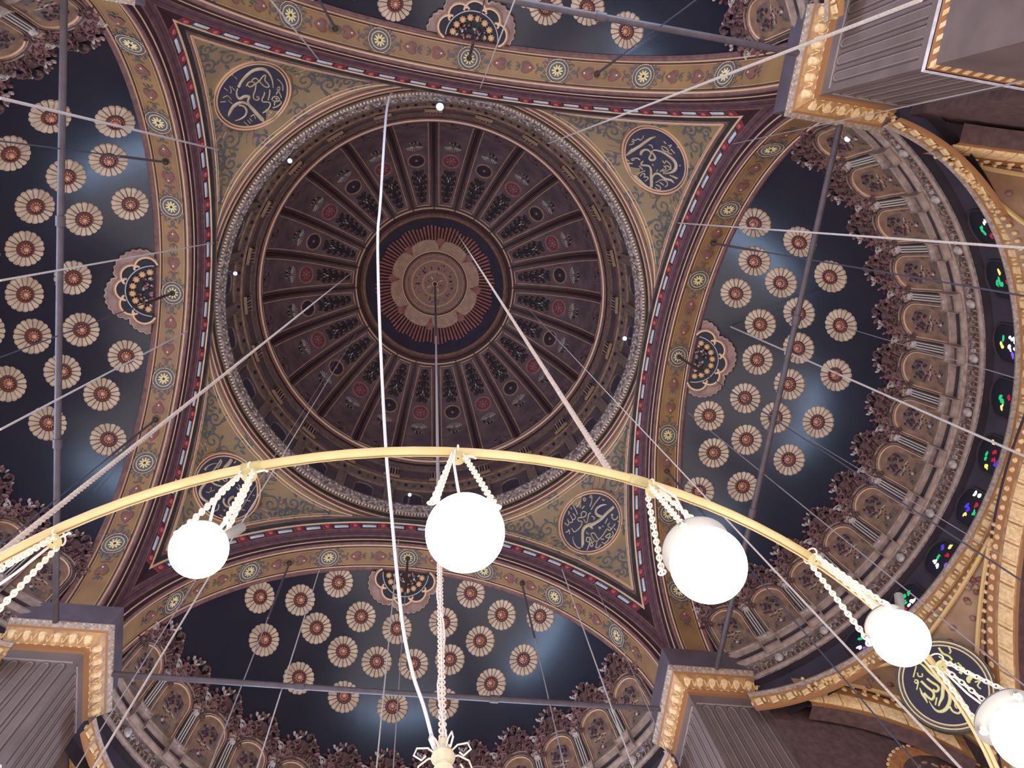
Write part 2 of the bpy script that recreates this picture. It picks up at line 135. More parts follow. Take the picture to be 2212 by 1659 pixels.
# ------------------------------------------------------------------ mesh builder
def _n(v):
    v=np.asarray(v,float); return v/(np.linalg.norm(v)+1e-12)
class MB:
    def __init__(s): s.v=[];s.f=[];s.m=[];s.mats=[];s.n=0
    def mi(s,m):
        if m not in s.mats: s.mats.append(m)
        return s.mats.index(m)
    def add(s,V,F,m):
        V=np.asarray(V,float).reshape(-1,3); s.v.append(V); k=s.mi(m)
        for f in F: s.f.append(tuple(i+s.n for i in f)); s.m.append(k)
        s.n+=len(V)
    def grid(s,P,m,cu=False,cv=False):
        P=np.asarray(P,float); a,b=P.shape[:2]; F=[]
        for i in range(a if cu else a-1):
            for j in range(b if cv else b-1):
                i2=(i+1)%a;j2=(j+1)%b
                F.append((i*b+j,i2*b+j,i2*b+j2,i*b+j2))
        s.add(P,F,m)
    def tube(s,pts,r,m,n=6,closed=False,cap=True):
        P=np.asarray(pts,float);k=len(P)
        rr=np.full(k,r,float) if np.isscalar(r) else np.asarray(r,float)
        T=np.roll(P,-1,0)-np.roll(P,1,0)
        if not closed: T[0]=P[1]-P[0];T[-1]=P[-1]-P[-2]
        T/=np.linalg.norm(T,axis=1,keepdims=True)+1e-12
        u=_n(np.cross(T[0],[0,0,1]) if abs(T[0][2])<.9 else np.cross(T[0],[1,0,0]))
        G=[];ang=np.arange(n)*2*PI/n
        for i in range(k):
            u=_n(u-T[i]*(u@T[i])); w=np.cross(T[i],u)
            G.append(P[i]+rr[i]*(np.cos(ang)[:,None]*u+np.sin(ang)[:,None]*w))
        b=s.n; s.grid(np.array(G),m,cu=closed,cv=True)
        if cap and not closed:
            s.f.append(tuple(b+j for j in range(n))[::-1]);s.m.append(s.mi(m))
            s.f.append(tuple(b+(k-1)*n+j for j in range(n)));s.m.append(s.mi(m))
    def lathe(s,prof,m,a0=0.,a1=360.,n=96,c=(0,0)):
        full=abs(a1-a0)>=359.9
        A=np.radians(np.linspace(a0,a1,n+1)[:-1] if full else np.linspace(a0,a1,n+1))
        P=np.array([[(c[0]+r*np.cos(a),c[1]+r*np.sin(a),z) for r,z in prof] for a in A])
        s.grid(P,m,cu=full)
    def box(s,c,d,m,fr=None):
        fr=np.eye(3) if fr is None else np.asarray(fr,float)
        V=[np.asarray(c)+fr.T@(np.array([x,y,z])*np.asarray(d)/2) for x in(-1,1) for y in(-1,1) for z in(-1,1)]
        s.add(V,[(0,1,3,2),(4,6,7,5),(0,4,5,1),(2,3,7,6),(0,2,6,4),(1,5,7,3)],m)
    def blob(s,c,r,m,nu=8,nv=5,fr=None):
        fr=np.eye(3) if fr is None else np.asarray(fr,float); r=np.ones(3)*r; P=[]
        for i in range(nv+1):
            t=PI*i/nv; P.append([np.asarray(c)+fr.T@(r*np.array([sin(t)*cos(p),sin(t)*sin(p),cos(t)])) for p in np.arange(nu)*2*PI/nu])
        s.grid(np.array(P),m,cv=True)
    def torus(s,c,R,r,m,fr=None,nu=24,nv=6,sx=1.):
        fr=np.eye(3) if fr is None else np.asarray(fr,float)
        A=np.arange(nu)*2*PI/nu;B=np.arange(nv)*2*PI/nv
        P=[[np.asarray(c)+fr.T@np.array([(R*sx+r*cos(b))*cos(a) if sx!=1 else (R+r*cos(b))*cos(a),(R+r*cos(b))*sin(a),r*sin(b)]) for b in B] for a in A]
        s.grid(np.array(P),m,cu=True,cv=True)
    # --- drawing on a surface map f(u,v,off)->xyz
    def ribbon(s,f,pts,w,m,off=.01,h=.02,sub=5,closed=False):
        P=np.asarray(pts,float); W=np.full(len(P),w,float) if np.isscalar(w) else np.asarray(w,float)
        if len(P)>2 and sub>1:
            Q=[];WW=[];k=len(P)
            g=lambda i:P[i%k] if closed else (2*P[0]-P[1] if i<0 else (2*P[-1]-P[-2] if i>=k else P[i]))
            for i in range(k if closed else k-1):
                for t in np.arange(sub)/sub:
                    a,b,c,d=g(i-1),g(i),g(i+1),g(i+2)
                    Q.append(.5*(2*b+(c-a)*t+(2*a-5*b+4*c-d)*t*t+(3*b-a-3*c+d)*t**3)); WW.append(W[i]*(1-t)+W[(i+1)%k]*t)
            if not closed: Q.append(P[-1]);WW.append(W[-1])
            P=np.array(Q);W=np.array(WW)
        T=np.roll(P,-1,0)-np.roll(P,1,0)
        if not closed: T[0]=P[1]-P[0];T[-1]=P[-1]-P[-2]
        T/=np.linalg.norm(T,axis=1,keepdims=True)+1e-9
        N=np.stack([-T[:,1],T[:,0]],1); G=[]
        for p,n_,x in zip(P,N,W):
            a=p+n_*x/2;b=p-n_*x/2
            G.append([f(a[0],a[1],off),f(p[0]+n_[0]*x*.18,p[1]+n_[1]*x*.18,off+h),f(p[0]-n_[0]*x*.18,p[1]-n_[1]*x*.18,off+h),f(b[0],b[1],off)])
        s.grid(np.array(G),m,cu=closed)
    def pillow(s,f,poly,m,off=.01,h=.03,inner=.6):
        P=np.asarray(poly,float);c=P.mean(0);k=len(P);Q=c+(P-c)*inner
        V=[f(p[0],p[1],off) for p in P]+[f(q[0],q[1],off+h) for q in Q]+[f(c[0],c[1],off+h)]
        F=[(i,(i+1)%k,k+(i+1)%k,k+i) for i in range(k)]+[(k+i,k+(i+1)%k,2*k) for i in range(k)]
        s.add(V,F,m)
    def ringband(s,f,c,r0,r1,m,off=.01,h=.0,n=40,a0=0,a1=2*PI,rf=None):
        G=[];full=a1-a0>6.28
        for i in range(n if full else n+1):
            a=a0+(a1-a0)*i/n; k=rf(a) if rf else (r0,r1)
            G.append([f(c[0]+r*cos(a),c[1]+r*sin(a),o) for r,o in ((k[0],off),((k[0]*.7+k[1]*.3),off+h),((k[0]*.3+k[1]*.7),off+h),(k[1],off))])
        s.grid(np.array(G),m,cu=full)
    def build(s,name,parent=None,o=(0,0,0),kind=None,label=None,sharp=40):
        V=np.concatenate(s.v) if s.v else np.zeros((0,3))
        me=bpy.data.meshes.new(name); me.from_pydata((V-np.asarray(o,float)).tolist(),[],s.f)
        for m in s.mats: me.materials.append(m)
        me.polygons.foreach_set('material_index',s.m); me.polygons.foreach_set('use_smooth',[True]*len(s.f))
        me.set_sharp_from_angle(angle=rad(sharp)); me.update()
        ob=bpy.data.objects.new(name,me); C.objects.link(ob); ORG[ob.name]=np.asarray(o,float)
        if parent is not None:
            ob.parent=parent; ob.location=np.asarray(o,float)-ORG[parent.name]
        else: ob.location=(o[0],o[1],o[2]+H)
        if kind: ob['kind']=kind
        if label: ob['label']=label
        return ob
ORG={}
def thing(name,label,cat,o=(0,0,0),rz=0.,group=None,kind=None):
    e=bpy.data.objects.new(name,None); e.empty_display_size=.3; C.objects.link(e)
    e.location=(o[0],o[1],o[2]+H); e.rotation_euler=(0,0,rz); ORG[e.name]=np.asarray(o,float)
    if label: e['label']=label
    if cat: e['category']=cat
    if group: e['group']=group
    if kind: e['kind']=kind
    return e
def tag(ob,label,cat,group=None):
    ob['label']=label; ob['category']=cat
    if group: ob['group']=group
    return ob
def dup(ob,parent,M=None):
    c=ob.copy(); C.objects.link(c); c.parent=parent; ORG[c.name]=ORG[ob.name]
    if M is not None: c.matrix_basis=M
    return c
def Rz(a): return Matrix.Rotation(a,4,'Z')
def ell(c,rx,ry,rot=0,n=12):
    return [(c[0]+rx*cos(t)*cos(rot)-ry*sin(t)*sin(rot),c[1]+rx*cos(t)*sin(rot)+ry*sin(t)*cos(rot)) for t in np.arange(n)*2*PI/n]
def spiral(c,r,turns=1.5,a0=0.,sg=1,n=12,r0=.12):
    return [(c[0]+(r0*r+(r-r0*r)*t)*cos(a0+sg*2*PI*turns*(1-t)),c[1]+(r0*r+(r-r0*r)*t)*sin(a0+sg*2*PI*turns*(1-t))) for t in np.linspace(0,1,n)]
# ================================================================== CENTRAL DOME
def dome_prof(t):
    a,b,c=(9.12,41.5),(8.35,45.0),(4.68,46.8)
    return np.array([(1-t)**2*a[i]+2*t*(1-t)*b[i]+t*t*c[i] for i in (0,1)])
_ts=np.linspace(0,1,60); _dp=np.array([dome_prof(t) for t in _ts])
_ds=np.concatenate([[0],np.cumsum(np.linalg.norm(np.diff(_dp,axis=0),axis=1))]); DL=_ds[-1]
def fd(a,s,off=0.):                     # dome panel map: a = metres across (scaled by radius), s = metres up the meridian
    t=np.interp(s,_ds,_ts); r,z=dome_prof(t); d=_n(dome_prof(min(1,t+.01))-dome_prof(max(0,t-.01)))
    r2=r-d[1]*off; z2=z+d[0]*off; az=a/max(r,.5)
    return (r2*cos(az),r2*sin(az),z2)
O=(0,0,34.)
dome=thing('central_dome','large plum ribbed dome with pleated sunburst crown at the middle of the ceiling','dome',O)
b=MB()
hw=rad(7.5)
def pan_w(s):
    r=dome_prof(np.interp(s,_ds,_ts))[0]; return r*hw-.06
ss=np.linspace(0.02,DL-.02,26)
G=[[fd(u*pan_w(s),s,0) for u in np.linspace(-1,1,7)] for s in ss]; b.grid(G,panel_d)
for sg in (-1,1):
    b.ribbon(fd,[(sg*(pan_w(s)-.22),s) for s in ss[1:-1]],.04,gold_line,.0,.03,sub=1)
b.ribbon(fd,[(u*(pan_w(.2)-.22),.2) for u in np.linspace(-1,1,5)],.035,gold_dull,.0,.02,sub=1)
b.ribbon(fd,[(u*(pan_w(DL-.2)-.2),DL-.2) for u in np.linspace(-1,1,5)],.045,gold_line,.0,.02,sub=1)
for i in range(9):                                            # faded blotches low on the panel
    b.pillow(fd,ell((random.uniform(-.55,.55),.35+.75*random.random()),random.uniform(.06,.16),random.uniform(.05,.12),random.random()*3),random.choice([orange_d,cart_dk,orange_d]),.004,.03)
panel=b.build('dome_panel',dome,O)
sm=np.interp(7.33,_dp[::-1,0],_ds[::-1])
def medal(c,nm):
    b=MB(); b.ringband(fd,(0,sm),.42,.52,gold_dull if c is medal_dk else rosband,.02,.04,28)
    b.pillow(fd,ell((0,sm),.42,.42,0,28),c,.015,.01,.9)
    for q in range(7):
        a=q*2*PI/7; b.pillow(fd,ell((.2*cos(a),sm+.2*sin(a)),.1,.05,a,8),cart_dk if c is medal_dk else rosband,.02,.02)
    b.pillow(fd,ell((0,sm),.1,.1,0,10),rosband,.02,.03)
    return b
b=MB()                                                         # dark cartouche with a pale tip
s0=sm+.75; s1=DL-.55
for s,wd in ((s0+.1,.30),(s0+.42,.44),(s0+.8,.40),(s0+1.2,.34),(s0+1.6,.28),(s0+1.95,.2)):
    if s<s1:
        for sg in (-1,1):
            b.pillow(fd,ell((sg*wd*.52,s),wd*.5,.2,sg*.6,10),cart_dk,.006,.06)
            b.pillow(fd,ell((sg*wd*.8,s+.14),wd*.22,.09,sg*1.2,8),orange_d,.01,.05)
b.pillow(fd,ell((0,s0+.85),.13,.75,0,12),cart_dk,.01,.07)
for sg in (-1,1):
    b.pillow(fd,ell((sg*.09,s0+.45),.035,.09,0,6),pale_tip,.07,.04); b.pillow(fd,ell((sg*.16,s0+1.0),.03,.05,0,6),pale_tip,.06,.03)
b.pillow(fd,ell((0,s0+.62),.05,.13,0,6),pale_tip,.08,.04)
cart=b
b=MB(); sp=sm-1.18                                              # palmette: a fan of pale rays over a dark tuft
for q in range(9):
    a=PI/2+(q-4)*.30; b.ribbon(fd,[(.1*cos(a),sp+.1*sin(a)),(.50*cos(a),sp+.42*sin(a))],[.02,.05],pale_tip,.02,.03,sub=1)
for q in range(8):
    a=random.uniform(-PI,0); b.pillow(fd,ell((.33*cos(a),sp+.3*sin(a)),.13,.07,random.random()*3,8),random.choice([cart_dk,leaf_g,cart_dk]),.008,.05)
for q in range(3): b.pillow(fd,ell(((q-1)*.2,sp-.28),.03,.07,0,6),pale_tip,.04,.03)
palm=b
b=MB()                                                          # rib: dark moulded ridge with thin lighter edges
for w0,w1,m,h in ((.44,.26,rib_dk,.0),(.20,.12,maroon_dk,.06)):
    sgrid=np.linspace(0,DL,26); G=[]
    for s in sgrid:
        w=(w0+(w1-w0)*s/DL)/2
        G.append([fd(-w,s,-.02),fd(-w*.8,s,.05+h),fd(w*.8,s,.05+h),fd(w,s,-.02)])
    b.grid(G,m)
for sg in (-1,1):
    b.ribbon(fd,[(sg*(.135-.06*s/DL),s) for s in np.linspace(0,DL,26)],.026,rosband,.06,.015,sub=1)
    b.ribbon(fd,[(sg*(.225-.09*s/DL),s) for s in np.linspace(0,DL,26)],.022,gold_dull,.01,.015,sub=1)
rib=b.build('dome_rib',dome,O)
mr=medal(medal_red,'r').build('medallion',panel,O); mdk=medal(medal_dk,'d').build('medallion',None,O)
ct=cart.build('cartouche',panel,O); pm=palm.build('palmette',panel,O)
mr['label']='red roundel'
for k in range(24):
    A=Rz(rad(15*k))
    if k:
        p=dup(panel,dome,A); dup(mr if k%2==0 else mdk,p).location=(0,0,0); dup(ct,p); dup(pm,p)
    if k==0: rib.matrix_basis=Rz(rad(7.5))
    else: dup(rib,dome,Rz(rad(15*k+7.5)))
bpy.data.objects.remove(mdk)
for o in bpy.data.objects:
    if o.name.startswith('medallion.') and o.parent is None: o.location=(0,0,0)
# crown
b=MB(); b.lathe([(4.74,46.72),(4.70,46.66),(4.64,46.72)],gold_line,n=144); b.lathe([(4.64,46.72),(4.5,46.78),(4.42,46.86)],rib_dk,n=144)
b.lathe([(4.42,46.86),(4.34,46.78),(4.27,46.9)],rose_mold,n=144); b.lathe([(4.27,46.9),(4.2,46.84),(4.14,47.0)],gold_dull,n=144); b.lathe([(4.8,46.7),(4.74,46.72)],rib_dk,n=144)
b.build('crown_ring',dome,O)
def crz(r): return np.interp(r,[0,.8,1.47,2.0,2.75,3.65,4.2],[49.45,49.4,49.25,49.05,48.65,47.95,47.0])
def fc(x,y,off=0.): return (x,y,crz(math.hypot(x,y))-off)
b=MB(); b.lathe([(r,crz(r)) for r in np.linspace(4.2,2.4,10)],med_blue,n=96); b.build('blue_collar',dome,O)
b=MB()                                                         # pleated rays with a scalloped outer edge
NR=96
for i in range(NR):
    a0=2*PI*i/NR; 
    for lo,hi,m,o in ((0,.56,ray_red,.06),(.56,1,maroon_dk,.02)):
        a=a0+lo*2*PI/NR;c=a0+hi*2*PI/NR; am=(a+c)/2
        R1=3.50+.16*abs(sin(am*8)); G=[]
        for r in np.linspace(2.0,R1,5): G.append([fc(r*cos(t),r*sin(t),o+.03*(1-abs(q))) for t,q in ((a,-1),(am,0),(c,1))])
        b.grid(G,m)
b.build('ray_band',dome,O)
b=MB()                                                         # eight lobed cream field
G=[]
for i in range(192):
    a=2*PI*i/192; d=abs(((a+PI/8)%(PI/4))-PI/8); R1=2.78-.42*math.exp(-(d/.07)**2)-.10*math.exp(-(d/.2)**2)
    G.append([fc(r*cos(a),r*sin(a),.10) for r in np.linspace(1.9,R1,6)]+[fc((R1+.02)*cos(a),(R1+.02)*sin(a),.0)])
b.grid(G,cream_d,cu=True)
for k in range(8):
    a=k*PI/4; f=lambda x,y,o,a=a: fc(x*cos(a)-y*sin(a),x*sin(a)+y*cos(a),o)
    b.pillow(f,[(2.12,0),(2.35,-.10),(2.62,-.24),(2.86,-.15),(2.86,.15),(2.62,.24),(2.35,.10)],ray_red,.105,.03)
    b.pillow(f,ell((2.35,0),.12,.04),rust,.13,.02)
for q in np.arange(2.1,2.7,.1): b.lathe([(q,crz(q)-.102),(q+.02,crz(q)-.115),(q+.04,crz(q)-.102)],brown_d,n=96)
b.build('cream_sunburst',dome,O)
b=MB()                                                         # centre rose in steps
b.lathe([(2.06,crz(2.0)-.1),(2.0,48.86),(1.9,48.86)],rib_dk,n=96); b.lathe([(2.1,48.96),(2.05,48.84),(2.0,48.86)],gold_line,n=96)
b.lathe([(1.9,48.86),(1.86,48.82),(1.80,48.86),(1.5,48.92)],brown_d,n=96); b.lathe([(1.78,48.84),(1.76,48.81),(1.74,48.84)],gold_line,n=96)
b.lathe([(1.5,48.92),(1.46,48.84),(1.40,48.9)],gold_line,n=96); b.lathe([(1.4,48.9),(.82,48.96)],brown_d,n=96)
b.lathe([(.82,48.96),(.78,48.9),(.74,48.95)],gold_line,n=72); b.lathe([(.74,48.95),(0.02,48.98)],brown_d,n=72)
f3=lambda x,y,o:(x,y,48.94-o)
for i in range(46):
    a=random.random()*2*PI;r=random.uniform(.9,1.32); b.pillow(f3,ell((r*cos(a),r*sin(a)),.09,.05,a,8),random.choice([ray_red,rib_dk,medal_red,brown_d]),.0,.04)
for i in range(28):
    a=2*PI*i/28; b.blob((.70*cos(a),.70*sin(a),48.93),.035,beadm,6,4)
for i in range(8):
    a=2*PI*i/8+.2; b.pillow(f3,ell((.42*cos(a),.42*sin(a)),.16,.06,a,8),gold_line if i%2 else gold_dull,.0,.06)
b.torus((0,0,48.9),.14,.05,gold_line,nu=20); b.blob((0,0,48.86),.13,rust_iron)
b.build('ceiling_rose',dome,O)

# ------------------------------------------------------------------ drum and cornice under the dome
O=(0,0,34.)
drum=thing('dome_drum','tall round drum with beaded silver brocade cornice carrying the plum dome','drum',O)
def lb(name,segs,n=192,kind=None):
    b=MB()
    for m,prof in segs: b.lathe(prof,m,n=n)
    return b.build(name,drum,O)
lb('base_moulding',[(gold_line,[(9.86,34.05),(9.82,34.0),(9.78,34.06)]),(rose_mold,[(9.78,34.06),(9.74,34.2),(9.76,34.34)]),(gold_line,[(9.76,34.34),(9.72,34.31),(9.70,34.36)]),(rose_mold,[(9.70,34.36),(9.70,34.5)]),(dkgreen,[(9.70,34.5),(9.76,34.6),(9.70,34.78)]),(gold_dull,[(9.70,34.78),(9.64,34.74),(9.62,34.80)]),(maroon_dk,[(9.62,34.8),(9.66,34.86),(9.64,34.97)])])
b=MB()
for i in range(400):
    a=2*PI*i/400; b.box((9.60*cos(a),9.60*sin(a),34.92),(.11,.085,.09),beadm,[(cos(a),sin(a),0),(-sin(a),cos(a),0),(0,0,1)])
b.build('bead_row',drum,O,kind='stuff')
b=MB(); b.lathe([(9.64,34.97),(9.52,35.02),(9.44,35.2),(9.38,35.42),(9.36,35.55),(9.40,35.62),(9.7,35.64)],brocade,n=192)
for i in range(300):
    a=2*PI*i/300
    fb=lambda x,y,o,a=a:((9.5-.12*y-o)*cos(a+x/9.5),(9.5-.12*y-o)*sin(a+x/9.5),35.02+.5*y)
    b.pillow(fb,ell((0,.3),.06,.16,.3,8),pale_tip if i%3==0 else brocade,.03,.04); b.pillow(fb,ell((.08,.75),.05,.14,-.3,8),brocade if i%2 else pale_tip,.01,.04)
b.build('brocade_cornice',drum,O)
lb('drum_wall',[(drum_nv,[(9.72,35.6),(9.70,38.1)]),(gold_dull,[(9.70,38.1),(9.60,38.08),(9.60,38.2)]),(drum_br,[(9.60,38.2),(9.52,38.9)]),(gold_dull,[(9.52,38.9),(9.42,38.88),(9.44,39.0)]),(drum_br,[(9.44,39.0),(9.44,39.2)]),(rose_mold,[(9.44,39.2),(9.38,39.18),(9.40,39.3)]),(drum_nv,[(9.40,39.3),(9.36,40.2)]),(gold_dull,[(9.36,40.2),(9.30,40.16),(9.31,40.3)]),(drum_br,[(9.31,40.3),(9.26,40.7)]),(rose_mold,[(9.26,40.7),(9.20,40.68),(9.2,40.8)]),(rib_dk,[(9.2,40.8),(9.18,41.0)]),(rose_mold,[(9.18,41.0),(9.12,41.05),(9.12,41.2)]),(gold_line,[(9.12,41.2),(9.04,41.25),(9.06,41.4)]),(rose_mold,[(9.06,41.4),(9.02,41.46),(9.10,41.56)]),(gold_line,[(9.1,41.56),(9.04,41.6),(9.12,41.66)])])
b=MB()
for i in range(144):
    a=2*PI*i/144; b.blob((9.53*cos(a),9.53*sin(a),38.55),(.07,.09,.16),rib_dk if i%2 else orange_d,6,4,[(cos(a),sin(a),0),(-sin(a),cos(a),0),(0,0,1)])
b.build('frieze_dots',drum,O,kind='stuff')
b=MB(); a=0.
for q in range(5): b.box((9.3,(q-2)*.15,39.55),(.12,.055,.95),pale_tip if q in(1,3) else gold_dull,None)
b.box((9.34,0,39.55),(.1,.75,.9),rib_dk); b.box((9.30,0,39.0),(.14,.86,.14),gold_dull); b.box((9.28,0,40.1),(.16,.86,.12),rose_mold)
b.box((9.62,0,37.0),(.14,.5,2.4),drum_br)
for q in (-1,1): b.box((9.54,q*.2,37.0),(.04,.04,2.3),gold_dull)
pl=b.build('drum_pilaster',drum,O); pl.matrix_basis=Rz(rad(7.5))
for k in range(1,24): dup(pl,drum,Rz(rad(15*k+7.5)))
b=MB(); fw=lambda y,z,o:(9.70-o,y,z)
arc=[(-.5,35.7),(-.5,37.2)]+[(.5*cos(t),37.2+.5*sin(t)) for t in np.linspace(PI,0,11)]+[(.5,37.2),(.5,35.7)]
b.pillow(fw,arc,mat('dusk_window_glass',(58,50,62),(48,42,54),rough=.35),.01,.01); b.ribbon(fw,arc,.09,drum_br,.01,.06,sub=1)
wn=b.build('drum_window',drum,O)
for k in range(1,24): dup(wn,drum,Rz(rad(15*k)))

# ================================================================== FOUR ARCHES
RF,RBK,SPR=9.5,9.68,23.
def fs(u,w,off=0.,th0=0.):              # soffit map: u metres along the arch from th0, w metres into the arch
    th=th0+u/9.6; r=RF+(RBK-RF)*w/1.47-off
    return (10+w,r*sin(th),SPR+r*cos(th))
AW={0:'ochre painted arch at the right, facing the semidome with coloured glass windows',1:'ochre painted arch at the bottom, crossed by the lit globes and the white cable',2:'ochre painted arch at the left, between the dome and the left semidome',3:'ochre painted arch along the top of the photo, above the dome'}
soffit_seg=[(rose_mold,[(0,9.5),(.05,9.44),(.12,9.47)]),(gold_line,[(.12,9.47),(.15,9.44),(.19,9.5)]),(gold_soffit,[(.19,9.55),(.33,9.57),(.75,9.625),(1.15,9.67),(1.22,9.68)]),(gold_line,[(1.22,9.64),(1.25,9.58),(1.28,9.64)]),(rose_mold,[(1.28,9.64),(1.36,9.58),(1.47,9.64),(1.47,9.75)])]
th=np.linspace(-PI/2,PI/2,121)
def sweep(b,segs):
    for m,pr in segs: b.grid([[(10+w,r*sin(t),SPR+r*cos(t)) for w,r in pr] for t in th],m)
bs=MB(); sweep(bs,soffit_seg)
for w in (.25,.30,1.14,1.19): bs.tube([fs(9.6*t,w,.0) for t in th],.011 if w in(.25,1.19) else .008,cornice_d if w in(.25,1.19) else gold_line,4,cap=False)
ba=MB()                                                        # archivolt: stepped mouldings, mitred with the neighbouring arch
AP=[(maroon_dk,[(10.0,9.5),(9.99,9.60),(9.96,9.64)]),(gold_line,[(9.96,9.64),(9.93,9.64),(9.93,9.68)]),(maroon_dk,[(9.93,9.68),(9.95,9.74),(9.88,9.84)]),(rose_mold,[(9.88,9.84),(9.84,9.86),(9.84,9.90)]),(maroon,[(9.84,9.90),(9.78,10.02)]),(maroon_dk,[(9.78,10.02),(9.77,10.04)]),(maroon,[(9.77,10.04),(9.69,10.16)])]
def asweep(b,segs,n=90):
    for m,pr in segs:
        G=[]
        for u in np.linspace(-1,1,n):
            row=[]
            for x0,r in pr:
                tm=math.asin(min(1,x0/r)); t=u*tm; row.append((x0,r*sin(t),SPR+r*cos(t)))
            G.append(row)
        b.grid(G,m)
asweep(ba,AP)
bb=MB(); asweep(bb,[(rose_mold,[(9.69,10.16),(9.66,10.16),(9.66,10.20)]),(maroon_dk,[(9.66,10.2),(9.54,10.50)]),(gold_line,[(9.54,10.50),(9.49,10.52),(9.49,10.57),(9.52,10.58)])])
bg=MB(); asweep(bg,[(dkgreen,[(9.52,10.58),(9.50,10.62),(9.40,10.75)]),(rose_mold,[(9.40,10.75),(9.37,10.80),(9.46,10.86),(9.6,10.9)])])
def fb_(u,v,off,th0):                                           # bead band map: u along arc, v across 0..1
    th_=th0+u/10.35; x0=9.66-.12*v-off*.93; r=10.2+.30*v-off*.37
    return (x0,r*sin(th_),SPR+r*cos(th_))
bq=MB(); f=lambda u,v,o:fb_(u,v,o,0)
bq.pillow(f,[(-.25,.02),(.25,.02),(.25,.98),(-.25,.98)],redsq,.01,.03,.8); bq.pillow(f,[(.12*cos(t),.5+.33*sin(t)) for t in np.arange(10)*PI/5],redbtn,.03,.05)
bd=MB(); bd.pillow(f,[(-.34,.1),(.34,.1),(.34,.92),(-.34,.92)],bluegrey,.008,.01,.9); bd.pillow(f,[(-.31,.16),(.31,.16),(.31,.5),(-.31,.5)],white_p,.02,.03,.85)
br=MB(); f=lambda u,w,o:fs(u,.735+w,o)
br.ringband(f,(0,0),.40,.425,cornice_d,.005,.0,40); br.ringband(f,(0,0),.425,.45,gold_line,.005,.008,40); br.ringband(f,(0,0),.33,.40,scroll_g,.004,.0,40)
br.ringband(f,(0,0),.30,.33,gold_line,.004,.005,40); br.ringband(f,(0,0),.02,.30,scroll_g,.003,.0,30)
for k in range(10):
    a=2*PI*k/10; br.pillow(f,ell((.14*cos(a),.14*sin(a)),.10,.035,a,8),mat('pale_yellow_petal',(190,168,112),rough=.5),.01,.02)
br.pillow(f,ell((0,0),.05,.05),rust_iron,.02,.03)
for sg in (-1,1):
    for x,y,r,q in ((.50,.16,.15,1),(.50,-.16,.15,-1),(.34,.33,.12,1),(.34,-.33,.12,-1)):
        br.ribbon(f,[(sg*px,py) for px,py in spiral((x,y),r,1.0,.5*q,q,9)],.055,scroll_b if y>0 else scroll_g,.004,.006,sub=3)
    br.pillow(f,ell((sg*.66,0),.10,.07),scroll_b,.004,.01); br.pillow(f,ell((sg*.80,.0),.03,.12),scroll_g,.004,.01)
    for s2 in (-1,1): br.ribbon(f,[(sg*.78,s2*.02),(sg*.86,s2*.13),(sg*.80,s2*.2)],.03,rust,.004,.006)
bp=MB()
heart=[(.30,0),(.16,.13),(-.02,.24),(-.2,.20),(-.24,.08),(-.16,0),(-.24,-.08),(-.2,-.20),(-.02,-.24),(.16,-.13)]
bp.pillow(f,heart,rust,.004,.012,.85); bp.pillow(f,[(x*.5,y*.5) for x,y in heart],orange_d,.018,.01); bp.pillow(f,ell((.12,0),.04,.04),gold_line,.03,.01)
bp.pillow(f,ell((-.36,0),.09,.04),scroll_g,.004,.01)
for s2 in(-1,1): bp.ribbon(f,[(-.28,0),(-.36,s2*.12),(-.46,s2*.14)],.035,scroll_g,.004,.008)
arches=[]
ams=None
for k in range(4):
    t=thing('great_arch',AW[k],'arch',(0,0,23.),k*PI/2,'four great arches under the dome')
    arches.append(t); Oz=(0,0,23.)
    if k==0:
        P0=[x.build(n,t,Oz) for x,n in ((bs,'soffit'),(ba,'archivolt'),(bb,'bead_band'),(bg,'outer_cavetto'))]
        sq=bq.build('red_boss',t,Oz); da=bd.build('white_dash',t,Oz); ro=br.build('roundel',t,Oz); pa=bp.build('leaf_palmette',t,Oz)
    else:
        for x in P0: dup(x,t)
    # bosses every 7 degrees, dashes between
    def RX(a): return Matrix.Rotation(-a,4,'X')
    first=(k==0)
    for i in range(-9,10):
        if first and i==0: continue
        dup(sq,t,RX(rad(7*i)))
    for i in range(-9,9):
        if first and i==-9: continue
        dup(da,t,RX(rad(7*i+3.5)))
    for i in (-3,-2,-1,0,1,2,3):
        if first and i==0: continue
        dup(ro,t,RX(rad(21.1*i)))
    for i in (-3,-2,-1,0,1,2,3):
        for sg in (-1,1):
            a=rad(21.1*i+7.3*sg)
            dup(pa,t,RX(a)@(Matrix.Scale(-1,4,(0,1,0)) if sg>0 else Matrix.Identity(4)))
    if first: da.matrix_basis=RX(rad(-9*7+3.5)); 
bpy.data.objects.remove(pa)

# ================================================================== FOUR PENDENTIVES
def pend(al,v):
    if al>PI/4: x,y,z=pend(PI/2-al,v); return np.array((y,x,z))
    y=9.40*math.tan(al); lo=np.array((9.40,y,SPR+math.sqrt(max(0,10.76**2-y*y)))); up=np.array((9.84*cos(al),9.84*sin(al),34.08))
    p=lo*(1-v)+up*v; d=p-np.array((0,0,24.5)); return p+_n(d)*(.45*4*v*(1-v)*sin(2*al)**2)
def fp(a,bb_,off=0.):
    c=np.array((8.06,8.06,32.28)); n=_n(np.array((0,0,24.5))-c); up=_n(np.array((0,0,1.))-n[2]*n); e1=np.cross(up,n)
    d=_n(c+e1*a+up*bb_-np.array((0,0,24.5))); al=math.atan2(d[1],d[0]); el=math.asin(d[2])
    al=min(max(al,.02),PI/2-.02); vs=np.linspace(-.12,1.12,26)
    es=[math.asin(_n(pend(al,v)-np.array((0,0,24.5)))[2]) for v in vs]
    p=pend(al,float(np.interp(el,es,vs))); return p-d*off
bf=MB(); AL=np.linspace(rad(1.2),PI/2-rad(1.2),61)
